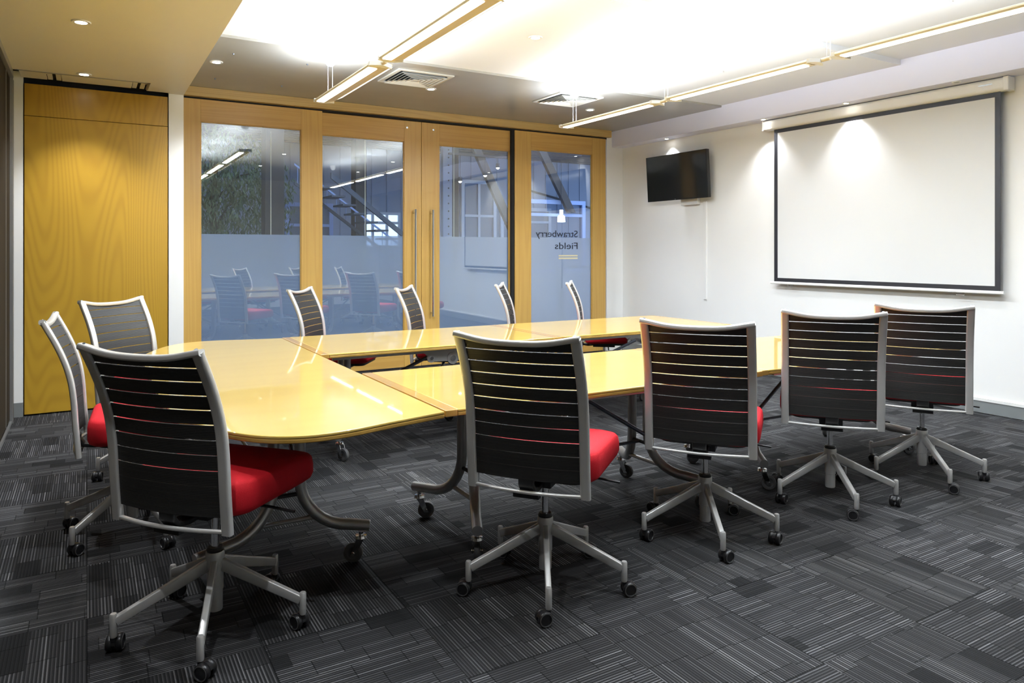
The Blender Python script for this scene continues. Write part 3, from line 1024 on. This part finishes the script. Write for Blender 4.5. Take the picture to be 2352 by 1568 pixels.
def rect_table(label, x0, x1, y0, y1, strip0, strip1, V0x, V1x, T0x, T1x, yv, ysp, yt, ytsp, angs, inner=-1):
    cx, cy = (x0 + x1) / 2, (y0 + y1) / 2
    a0 = x0 + (0.05 if strip0 else 0)
    a1 = x1 - (0.05 if strip1 else 0)
    poly = [(a0 - cx, y0 - cy), (a1 - cx, y0 - cy), (a1 - cx, y1 - cy), (a0 - cx, y1 - cy)]
    strips = []
    if strip0:
        strips.append(((x0 - cx, y0 - cy), (a0 - cx, y1 - cy)))
    if strip1:
        strips.append(((a1 - cx, y0 - cy), (x1 - cx, y1 - cy)))
    fr_ = []
    for vx, tx, an in ((V0x, T0x, angs[0]), (V1x, T1x, angs[1])):
        fr_.append(((vx - cx, yv + ysp - cy), (vx - cx, yv - ysp - cy), (tx - cx, yt + ytsp - cy), (tx - cx, yt - ytsp - cy), an[0], an[1]))
    return table('conference_table', label, 'yellow maple conference tables set in a long ring', poly, strips, fr_, 'X', (cx, cy, 0), MT['table_x'], inner)


rect_table('rectangular maple table in the front row next to the rounded end table', 1.160, 2.90, 2.457, 3.414, True, True, 1.49, 2.50, 1.38, 2.66, 2.92, 0.06, 2.95, 0.33,
           ((rad(-20), rad(60)), (rad(-60), rad(-30))), 1)
rect_table('rectangular maple table at the right end of the front row', 2.906, 4.78, 2.470, 3.425, True, True, 3.28, 4.36, 3.15, 4.51, 2.92, 0.06, 2.97, 0.31,
           ((rad(-20), rad(-40)), (rad(200), rad(-20))), 1)
rect_table('rectangular maple table in the back row next to the rounded end table', 1.160, 2.817, 4.140, 5.093, True, True, 1.45, 2.42, 1.33, 2.54, 4.62, 0.06, 4.64, 0.28,
           ((rad(-20), rad(-60)), (rad(200), rad(20))))
rect_table('rectangular maple table at the right end of the back row', 2.824, 4.53, 4.150, 5.100, True, True, 3.07, 4.07, 2.95, 4.19, 4.55, 0.06, 4.55, 0.30,
           ((rad(-20), rad(20)), (rad(200), rad(20))))
# rounded end table
XD, YD = 0.70, 3.754
half = [(a * 1.03, b_ * 1.03) for a, b_ in ((1.118, 2.377), (0.90, 2.330), (0.73, 2.288), (0.60, 2.290), (0.49, 2.345), (0.405, 2.450), (0.335, 2.60), (0.275, 2.78), (0.250, 3.10))]
hc = [(p.x, p.y) for p in catmull([Vector((a, b_, 0)) for a, b_ in half], 4)]
poly = [(1.1515 - XD, 2.448 - YD)] + [(a - XD, b_ - YD) for a, b_ in hc[1:]]
poly = poly + [(a, -b_) for a, b_ in reversed(poly)]
poly = poly[::-1]
fr_ = []
for yv, yt, s_ in ((3.00, 2.905, 1), (4.50, 4.60, -1)):
    fr_.append(((0.755 - XD, yv - YD), (0.650 - XD, yv - YD), (1.02 - XD, yt - YD), (0.345 - XD, yt - YD), rad(155) if s_ > 0 else rad(60), rad(-30)))
table('conference_table', 'large maple end table with rounded outer corners at the left', 'yellow maple conference tables set in a long ring',
      poly, [], fr_, 'Y', (XD, YD, 0), MT['table_y'])

# ------------------------------------------------------------------ chairs
# local frame: +Y forward (where the sitter looks), X right, origin on the floor under the column
PROF = [(-0.198, 0.418), (-0.209, 0.55), (-0.217, 0.67), (-0.229, 0.755), (-0.250, 0.83), (-0.280, 0.905), (-0.327, 1.001)]
PC = catmull([Vector((0, a, z)) for a, z in PROF], 8)
cum = [0.0]
for i in range(1, len(PC)):
    cum.append(cum[-1] + (PC[i] - PC[i - 1]).length)
LT = cum[-1]


def prof(s):
    s = max(0, min(LT, s))
    for i in range(1, len(PC)):
        if cum[i] >= s - 1e-9:
            t_ = (s - cum[i - 1]) / (cum[i] - cum[i - 1])
            return PC[i - 1].lerp(PC[i], t_)
    return PC[-1]


def pnorm(s):
    d = (prof(s + 0.01) - prof(s - 0.01)).normalized()
    return Vector((0, d.z, -d.y)) * -1


PX = 0.2185


def build_chair():
    root = empty('office_chair')
    # seat cushion
    sx, sy = 0.245, 0.222
    cy = 0.052
    rings = []
    for z, o in ((0.458, 0.050), (0.462, 0.022), (0.474, 0.006), (0.490, 0.0), (0.522, 0.0), (0.546, 0.004), (0.556, 0.013), (0.562, 0.034), (0.565, 0.09), (0.566, 0.16)):
        rx, ry = sx - o, sy - o
        ring = []
        for x, y_ in rr(rx, ry, max(0.02, 0.075 - o * 0.4), 6):
            zz = z + 0.010 * (y_ / sy) * (1 if z > 0.5 else -1.2) * (0 if y_ > 0 else 1) * -1
            if y_ > 0.12:
                zz -= 0.008 * ((y_ - 0.12) / 0.12) ** 2 * (1 if z > 0.5 else 0.0)
            ring.append((x, y_ + cy, zz))
        rings.append(ring)
    MB().loft(rings).build('seat', MT['red'], root, 60)
    MB().loft([[(x, y_ + cy, z) for x, y_ in rr(0.185, 0.18, 0.05, 4)] for z in (0.438, 0.461)]).build('seat_pan', MT['black'], root, 40)
    # back posts
    for sgn in (-1, 1):
        path = [Vector((sgn * PX, p.y, p.z)) for p in PC]
        MB().sweep(path, rr(0.0185, 0.0115, 0.008, 4), (1, 0, 0)).build('back_post', MT['silver'], root, 50)
        top = path[-1]
        d = (path[-1] - path[-2]).normalized()
        m = MB()
        a = Vector((1, 0, 0))
        bb = d.cross(a)
        rings = [[top + d * (0.008 + h) + a * (sgn * -0.002 + 0.006 * math.cos(2 * math.pi * i / 10)) + bb * (0.006 * math.sin(2 * math.pi * i / 10)) for i in range(10)] for h in (0.0, 0.0022)]
        m.loft(rings)
        m.build('screw', MT['dark_steel'], root)
    # top rail: dips and bows between the posts
    path = []
    tp = PC[-1]
    td = (PC[-1] - PC[-2]).normalized()
    for k in range(25):
        u = -1 + 2 * k / 24
        f = (1 - u * u)
        f = f * f * (3 - 2 * f) * 0.5 + f * 0.5
        path.append(Vector((u * (PX + 0.016), tp.y - 0.016 * f, tp.z + 0.000)) - td * (0.028 * f))
    MB().sweep(path, rr(0.0135, 0.0105, 0.007, 3), (0, 1, 0)).build('top_rail', MT['silver'], root, 50)
    # bottom rail
    path = []
    for k in range(21):
        u = -1 + 2 * k / 20
        path.append(Vector((u * PX, PC[0].y - 0.030 * (1 - u * u), PC[0].z + 0.008)))
    MB().sweep(path, rr(0.008, 0.0055, 0.004, 3), (0, 1, 0)).build('bottom_rail', MT['silver'], root, 50)
    # woven bands
    m = MB()
    s0, s1 = 0.052, LT - 0.006
    nb = 11
    pitch = (s1 - s0) / nb
    wx = PX - 0.014
    NX = 12
    for b_ in range(nb):
        a0, a1 = s0 + b_ * pitch, s0 + (b_ + 1) * pitch - (0.0042 if b_ > 3 else (0.0024 if b_ > 1 else 0.0010))
        grid = []
        for layer in (-0.0016, 0.0016):
            for j in range(4):
                s = a0 + (a1 - a0) * j / 3
                for i in range(NX + 1):
                    u = -1 + 2 * i / NX
                    p = prof(s)
                    nn = pnorm(s)
                    q = Vector((u * wx, p.y, p.z))
                    q.y -= 0.022 * (1 - u * u)
                    if b_ == nb - 1 and j > 0:
                        td2 = (prof(s) - prof(s - 0.01)).normalized()
                        q -= td2 * (0.024 * (1 - u * u) * (j / 3))
                    q += nn * layer
                    grid.append(q)
        W = NX + 1
        fs = []
        for j in range(3):
            for i in range(NX):
                fs.append((j * W + i, j * W + i + 1, (j + 1) * W + i + 1, (j + 1) * W + i))
                o = 4 * W
                fs.append((o + j * W + i, o + (j + 1) * W + i, o + (j + 1) * W + i + 1, o + j * W + i + 1))
        o = 4 * W
        for i in range(NX):
            fs.append((i, o + i, o + i + 1, i + 1))
            fs.append((3 * W + i, 3 * W + i + 1, o + 3 * W + i + 1, o + 3 * W + i))
        for j in range(3):
            fs.append((j * W, (j + 1) * W, o + (j + 1) * W, o + j * W))
            fs.append((j * W + NX, o + j * W + NX, o + (j + 1) * W + NX, (j + 1) * W + NX))
        m.add(grid, fs)
    m.build('backrest', MT['web'], root, 40)
    # black mechanism: arm from under the seat to the bottom rail
    m = MB()
    m.box((-0.055, -0.10, 0.405), (0.055, 0.10, 0.440))
    m.sweep([(0, -0.08, 0.425), (0, -0.15, 0.418), (0, -0.195, 0.425), (0, -0.214, 0.450), (0, -0.214, 0.475)], rr(0.030, 0.009, 0.005, 3), (1, 0, 0))
    m.box((-0.050, -0.222, 0.402), (0.050, -0.196, 0.420))
    m.build('tilt_mechanism', MT['black'], root, 40, 0.002)
    m = MB()
    m.sweep([(0.05, 0.04, 0.425), (0.20, 0.045, 0.420), (0.285, 0.05, 0.412)], rr(0.006, 0.004, 0.003, 2), (0, 1, 0))
    m.build('lever', MT['black'], root)
    MB().lathe([(0, 0.26), (0.014, 0.26), (0.014, 0.415), (0, 0.415)], 18).build('gas_lift', MT['chrome'], root)
    MB().lathe([(0, 0.262), (0.027, 0.262), (0.029, 0.27), (0.024, 0.278), (0, 0.278)], 20).build('collar', MT['black'], root)
    m = MB()
    m.lathe([(0, 0.060), (0.0235, 0.060), (0.0245, 0.064), (0.0245, 0.130), (0.027, 0.132), (0.027, 0.20), (0.031, 0.22), (0.031, 0.258), (0.029, 0.263), (0, 0.263)], 24)
    m.build('column', MT['silver_leg'], root, 40)
    # one base leg, then four copies turned by 72 degrees
    m = MB()
    pth = [(0, 0.022, 0.219), (0, 0.10, 0.187), (0, 0.18, 0.153), (0, 0.26, 0.120), (0, 0.302, 0.102)]
    m.sweep(pth, rr(0.0105, 0.0175, 0.005, 3), (1, 0, 0), [(1, 1.2), (1, 1.1), (1, 1.0), (1, 0.92), (1, 0.9)])
    m.lathe([(0, 0.052), (0.010, 0.052), (0.0115, 0.056), (0.0115, 0.124), (0.009, 0.128), (0, 0.128)], 14, (0, 0.309, 0))
    leg = m.build('base_leg', MT['silver_leg'], root, 45)
    # castor, pivoting at the leg tip
    cs_ = MB()
    for sd in (-1, 1):
        cs_.lathe([(0, sd * 0.006), (0.024, sd * 0.006), (0.0265, sd * 0.009), (0.0268, sd * 0.019), (0.024, sd * 0.0235), (0.0205, sd * 0.0245), (0.0195, sd * 0.022), (0, sd * 0.022)], 24, (0, 0.018, 0.0268), 'X')
    cs_.lathe([(0, 0.040), (0.008, 0.040), (0.008, 0.053), (0, 0.053)], 10)
    cs_.box((-0.006, -0.006, 0.026), (0.006, 0.030, 0.046))
    # hood between the wheels
    hood = []
    for x in (-0.0062, 0.0062):
        hood.append([(x, 0.018 + 0.0255 * math.cos(rad(a)), 0.0268 + 0.0255 * math.sin(rad(a))) for a in range(10, 200, 19)] + [(x, 0.010, 0.022), (x, 0.030, 0.022)])
    cs_.loft(hood)
    c = cs_.build('caster', MT['wheel_black'], leg, 40, loc=(0, 0.309, 0))
    for sd in (-1, 1):
        rg = MB()
        rg.lathe([(0.0205, sd * 0.0243), (0.0232, sd * 0.0243), (0.0232, sd * 0.0252), (0.0205, sd * 0.0252), (0.0205, sd * 0.0243)], 24, (0, 0.018, 0.0268), 'X', cap=False)
        rg.build('caster_ring', MT['wheel_ring'], leg, 40, loc=(0, 0.309, 0))
    for k in range(1, 5):
        l = leg.copy()
        C.objects.link(l)
        l.parent = root
        l.rotation_euler = (0, 0, k * rad(72))
        for ch in list(leg.children):
            q = ch.copy()
            C.objects.link(q)
            q.parent = l
    return root


CH = [  # x, y, facing deg, base angle deg, label
    (0.382, 2.669, 41, 38, 'red and black office chair nearest the camera, at the rounded corner of the end table'),
    (1.543, 2.360, 38, 23, 'front row office chair second from the left, its red seat showing at right'),
    (2.447, 2.402, 38, 22, 'middle office chair of the front row, in front of the joint of two tables'),
    (3.363, 2.412, 38, 22, 'office chair in the front row, overlapping the last chair below the screen'),
    (4.163, 2.388, 31, 19, 'rightmost office chair, its back nearly touching the screen bottom in the photo'),
    (0.182, 3.782, -4, 4, 'office chair seen side on at the far left, in front of the timber panel'),
    (0.355, 4.780, -47, 50, 'office chair facing the room, its back in front of the timber panel beside the pillar'),
    (1.690, 5.470, -36, 12, 'leftmost office chair behind the back table, against the first timber upright'),
    (2.480, 5.300, -38, 40, 'office chair behind the back table, in front of the two steel door handles'),
    (3.420, 5.380, -37, 30, 'office chair behind the table joint, seen narrow against the right sliding door'),
    (4.160, 5.360, -40, 60, 'office chair behind the back table, below the mirrored lettering'),
]
proto = build_chair()
rnd = random.Random(3)
for i, (x, y_, fa, ba, lab) in enumerate(CH):
    o = proto if i == 0 else copy_tree(proto)
    o.location = (x, y_, 0)
    o.rotation_euler = (0, 0, rad(fa - 90))
    tag(o, lab, 'chair', 'red and black office chairs round the tables')
    k = 0
    for ch in o.children:
        if ch.name.startswith('base_leg'):
            ch.rotation_euler = (0, 0, rad(ba - 90 + 72 * k) - rad(fa - 90))
            a = rad(rnd.choice([0, 30, 60, 90, 120, 150, 180, 210, 250, 290, 330]))
            for q in ch.children:
                q.rotation_euler = (0, 0, a)
            k += 1

# ------------------------------------------------------------------ atrium beyond the glass
MA = {}
MA['floor'] = simple('blue_atrium_carpet', (0.10, 0.16, 0.32), 0.8, var=0.1, vscale=6)
MA['clad'] = simple('pale_blue_cladding', (0.40, 0.47, 0.58), 0.6, var=0.1, vscale=3)
MA['blueframe'] = simple('pale_blue_window_frame', (0.42, 0.56, 0.90), 0.4)
MA['whiteframe'] = simple('white_window_frame', (0.75, 0.80, 0.85), 0.4)
MA['darksteel'] = simple('dark_structural_steel', (0.05, 0.05, 0.055), 0.6)
MA['greysteel'] = simple('grey_stair_steel', (0.10, 0.13, 0.17), 0.5)
MA['brace'] = simple('brown_roof_brace', (0.11, 0.095, 0.085), 0.6)
MA['leaf'] = simple('green_leaves', (0.11, 0.17, 0.075), 0.5, var=0.4, vscale=5)
MA['bark'] = simple('dark_bark', (0.05, 0.045, 0.035), 0.9)
MA['infill'] = simple('grey_balustrade_infill', (0.34, 0.37, 0.42), 0.5)
MA['roof'] = simple('dark_roof_sheet', (0.06, 0.07, 0.09), 0.6)
MA['sky'] = emis('bright_dusk_window', (0.60, 0.75, 1.0), 1.2)
MA['warm'] = emis('lit_pendant_shade', (1.0, 0.97, 0.9), 3.5)
MA['thin'] = glass_mat('thin_screen_glazing', (0.75, 0.80, 0.86), 1.25)
MA['winglass'] = simple('blue_grey_window_glass', (0.20, 0.25, 0.33), 0.15)

struct(MB().box((-3.0, 7.62, -0.1), (14.0, 14.5, 0.0)).build('floor_atrium', MA['floor'], smooth=0), 'blue carpeted atrium floor beyond the glass doors', 'floor')
m = MB()
m.box((-3.0, 13.0, 0.0), (14.0, 13.2, 5.0))
x = -2.9
while x < 14:
    m.box((x, 12.985, 0.0), (x + 0.03, 13.0, 5.0))
    x += 0.30
struct(m.build('wall_atrium', MA['clad'], smooth=0), 'pale blue ribbed wall across the atrium', 'wall')
struct(MB().box((-1.5, 7.7, 0.0), (-1.3, 13.0, 4.2)).build('wall_atrium_left', MA['clad'], smooth=0), 'atrium side wall at the left', 'wall')
m = MB()
m.box((-1.5, 10.6, 3.25), (14.0, 13.0, 3.35))
for k in range(12):
    m.box((-1.5, 10.7 + 0.19 * k, 3.19), (14.0, 10.76 + 0.19 * k, 3.25))
struct(m.build('ceiling_atrium', MA['roof'], smooth=0), 'dark ribbed canopy over the far side of the atrium', 'ceiling')

# balustrade
bl = tag(empty('balustrade', (0, 9.0, 0)), 'grey balustrade with dark handrail seen dimly through the frosted glass', 'balustrade')
MB().box((0.2, -0.03, 1.03), (8.5, 0.03, 1.065)).build('handrail', MA['darksteel'], bl, 0, 0.005)
MB().box((0.2, -0.008, 0.12), (8.5, 0.008, 0.98)).build('infill_panel', MA['infill'], bl, 0)
for k in range(5):
    x = 0.125 + 1.507 * (k + 1)
    if k >= 0:
        MB().box((x - 0.035, -0.04, 0.0), (x + 0.035, 0.04, 1.03)).build('baluster_post', MA['darksteel'], bl, 0)

# dark columns
for x, w_, lab in ((2.15, 0.25, 'dark steel column standing before the greenery behind the leftmost pane'), (4.03, 0.20, 'dark steel column crossed by the stair flight')):
    tag(MB().box((x - w_ / 2, 11.9 if x > 3 else 9.85, 0), (x + w_ / 2, 12.15 if x > 3 else 10.10, 3.25)).build('steel_column', MA['darksteel'], None, 0, 0.01), lab, 'column', 'steel columns across the atrium')
cb = tag(empty('bolted_column', (5.72, 12.0, 0)), 'pale steel column with a row of bolts and dark side flange', 'column', 'steel columns across the atrium')
MB().box((-0.13, -0.05, 0), (0.05, 0.05, 3.2)).build('flange', MA['clad'], cb, 0)
MB().box((0.05, -0.02, 0), (0.20, 0.10, 3.2)).build('web_plate', MA['darksteel'], cb, 0)
bo = MB()
for k in range(22):
    bo.lathe([(0, -0.062), (0.014, -0.06), (0.016, -0.05)], 8, (-0.02, 0, 0.2 + 0.14 * k), 'Y')
bo.build('bolt', MA['darksteel'], cb)

# stair
st = tag(empty('staircase', (0, 10.5, 0)), 'grey steel stair flight falling to the right behind the left sliding door', 'staircase')


def slab2(mb, p, q, h, y0, y1):
    (x0, z0), (x1, z1) = p, q
    mb.add([(x0, y0, z0 - h), (x1, y0, z1 - h), (x1, y0, z1), (x0, y0, z0), (x0, y1, z0 - h), (x1, y1, z1 - h), (x1, y1, z1), (x0, y1, z0)],
           [(0, 1, 2, 3), (4, 7, 6, 5), (0, 4, 5, 1), (1, 5, 6, 2), (2, 6, 7, 3), (3, 7, 4, 0)])
    return mb


slab2(MB(), (3.10, 2.45), (6.22, 0.085), 0.085, 0.0, 0.05).build('stringer', MA['greysteel'], st, 0)
slab2(MB(), (2.70, 2.35), (5.86, 0.05), 0.05, 0.55, 0.60).build('stringer', MA['greysteel'], st, 0)
slab2(MB(), (2.70, 2.62), (4.60, 1.26), 0.03, 0.55, 0.58).build('handrail', MA['blueframe'], st, 0)
tr_ = MB()
for k in range(11):
    tr_.box((2.95 + 0.17 * k, 0.05, 2.22 - 0.125 * k), (3.16 + 0.17 * k, 0.55, 2.245 - 0.125 * k))
tr_.build('tread', MA['greysteel'], st, 0)
pl = MB()
for k in range(12):
    pl.tube([(2.75 + 0.15 * k, 0.565, 2.25 - 0.107 * k), (2.75 + 0.15 * k, 0.565, 2.56 - 0.107 * k)], 0.006, 6, (1, 0, 0))
pl.build('baluster', MA['blueframe'], st)


def framed_window(label, x0, x1, z0, z1, y_, fm, mull=(), trans=(), glass=None, fw=0.07):
    r_ = tag(empty('framed_window', (0, y_, 0)), label, 'window', 'framed windows across the atrium')
    f = MB()
    f.box((x0, -0.04, z0), (x0 + fw, 0.04, z1))
    f.box((x1 - fw, -0.04, z0), (x1, 0.04, z1))
    f.box((x0 + fw, -0.04, z1 - fw), (x1 - fw, 0.04, z1))
    f.box((x0 + fw, -0.04, z0), (x1 - fw, 0.04, z0 + fw))
    for a in mull:
        f.box((a - 0.025, -0.035, z0 + fw), (a + 0.025, 0.035, z1 - fw))
    for a in trans:
        f.box((x0 + fw, -0.034, a - 0.025), (x1 - fw, 0.034, a + 0.025))
    f.build('window_frame', fm, r_, 0)
    MB().box((x0 + fw, 0.0, z0 + fw), (x1 - fw, 0.01, z1 - fw)).build('pane', glass or MA['winglass'], r_, 0)
    return r_


framed_window('bright window low behind the stair flight', 4.30, 5.15, 1.35, 2.02, 12.955, MA['whiteframe'], (4.6, 4.88), (1.82,), MA['sky'], 0.05)
framed_window('blue window high behind the stair flight', 3.0, 3.85, 1.35, 2.15, 12.955, MA['blueframe'], (3.4,), (1.75,))
framed_window('tall white framed door behind the bolted column', 6.45, 7.25, 0.0, 2.72, 12.955, MA['whiteframe'], (6.85,), (2.0,))
framed_window('large pale blue framed screen behind the rightmost pane', 6.35, 7.70, 0.9, 2.18, 10.5, MA['blueframe'], (), (1.92,), MA['thin'], 0.07)
framed_window('second white framed bay right of the tall door', 7.35, 8.6, 0.0, 2.2, 12.955, MA['whiteframe'], (7.9,), (1.9,))

for p, q, y_, lab in (((5.52, 2.99), (6.30, 1.50), 10.5, 'brown sloping roof brace seen in the right sliding door'),
                      ((6.62, 3.1), (7.30, 1.96), 10.3, 'dark sloping roof brace seen in the rightmost pane')):
    mb = MB()
    w_ = 0.15
    mb.add([(p[0] - w_ / 2, y_, p[1]), (p[0] + w_ / 2, y_, p[1]), (q[0] + w_ / 2, y_, q[1]), (q[0] - w_ / 2, y_, q[1]),
            (p[0] - w_ / 2, y_ + .08, p[1]), (p[0] + w_ / 2, y_ + .08, p[1]), (q[0] + w_ / 2, y_ + .08, q[1]), (q[0] - w_ / 2, y_ + .08, q[1])],
           [(0, 1, 2, 3), (4, 7, 6, 5), (0, 4, 5, 1), (1, 5, 6, 2), (2, 6, 7, 3), (3, 7, 4, 0)])
    tag(mb.build('roof_brace', MA['brace'], None, 0), lab, 'brace', 'roof braces in the atrium')
slab = MB()
slab2(slab, (7.9, 2.62), (9.9, 2.22), 0.035, 12.94, 12.985)
tag(slab.build('cable_tray', MA['darksteel'], None, 0), 'thin dark rail sloping across the rightmost pane', 'rail')

# track spotlights
tb = tag(MB().box((5.0, 10.45, 2.84), (6.5, 10.50, 2.87)).build('lighting_track', MA['darksteel'], None, 0), 'dark lighting track carrying the atrium spotlights', 'track')
for x, z, lab in ((5.20, 2.42, 'lit spotlight low at the left beside the bolted column'), (5.66, 2.54, 'lit spotlight in front of the brown roof brace'), (5.90, 2.68, 'lit spotlight hanging highest at the right')):
    s_ = tag(empty('spotlight', (x, 10.47, z)), lab, 'spotlight', 'track spotlights in the atrium')
    MB().tube([(0, 0, 0.04), (0, 0, 2.84 - z)], 0.006, 6, (1, 0, 0)).build('stem', MA['darksteel'], s_)
    MB().lathe([(0, 0.07), (0.03, 0.07), (0.035, 0.0), (0.0, 0.0)], 12).build('housing', MA['darksteel'], s_)
    MB().lathe([(0, -0.03), (0.02, -0.022), (0.030, -0.002), (0, -0.002)], 12).build('bulb', MA['warm'], s_)
# pendant lamp
pd = tag(empty('pendant_lamp', (7.05, 10.28, 1.84)), 'small glowing glass pendant lamp above the mirrored lettering', 'pendant lamp')
MB().tube([(0, 0, 0.15), (0, 0, 1.35)], 0.004, 6, (1, 0, 0)).build('cord', MA['darksteel'], pd)
MB().lathe([(0, 0.16), (0.030, 0.16), (0.030, 0.085), (0, 0.085)], 14).build('lamp_holder', MA['warm'], pd)
MB().lathe([(0.035, 0.07), (0.062, 0.05), (0.068, -0.05), (0.0, -0.05), (0.0, 0.07)], 18).build('lamp_shade', MA['warm'], pd)

# tree behind the leftmost pane
tr = tag(empty('tree', (1.55, 10.9, 0)), 'leafy green tree filling the leftmost pane', 'tree')
m = MB()
m.sweep([(0, 0, 0), (0.03, 0, 1.0), (-0.03, 0.02, 1.9), (0.05, 0.0, 2.9)], circ(0.06, 8), (1, 0, 0), [1.2, 1, 0.8, 0.4])
for a in range(9):
    an = a * 2.4
    z0 = 1.0 + a * 0.2
    m.sweep([(0, 0, z0), (0.35 * math.cos(an), 0.3 * math.sin(an), z0 + 0.35), (0.8 * math.cos(an), 0.6 * math.sin(an), z0 + 0.45)], circ(0.02, 6), (0, 0, 1), [1, 0.7, 0.3])
m.build('trunk', MA['bark'], tr)
m = MB()
rn = random.Random(11)
for k in range(8500):
    while True:
        x, y_, z = rn.uniform(-1.15, 1.1), rn.uniform(-0.7, 0.7), rn.uniform(0.7, 3.1)
        if (x / 1.15) ** 2 + (y_ / 0.75) ** 2 + ((z - 2.0) / 1.1) ** 2 < 1.0:
            break
    s_ = rn.uniform(0.018, 0.034)
    dv = Vector((rn.gauss(0, .5), rn.gauss(0, .5), -1)).normalized()
    sv = dv.cross(Vector((rn.gauss(0, 1), rn.gauss(0, 1), rn.gauss(0, .3)))).normalized()
    c_ = Vector((x, y_, z))
    m.add([c_, c_ + dv * s_ * 1.6 + sv * s_ * 0.45, c_ + dv * s_ * 3.4, c_ + dv * s_ * 1.6 - sv * s_ * 0.45], [(0, 1, 2, 3)])
m.build('foliage', MA['leaf'], tr, 0)
bpy.context.view_layer.update()
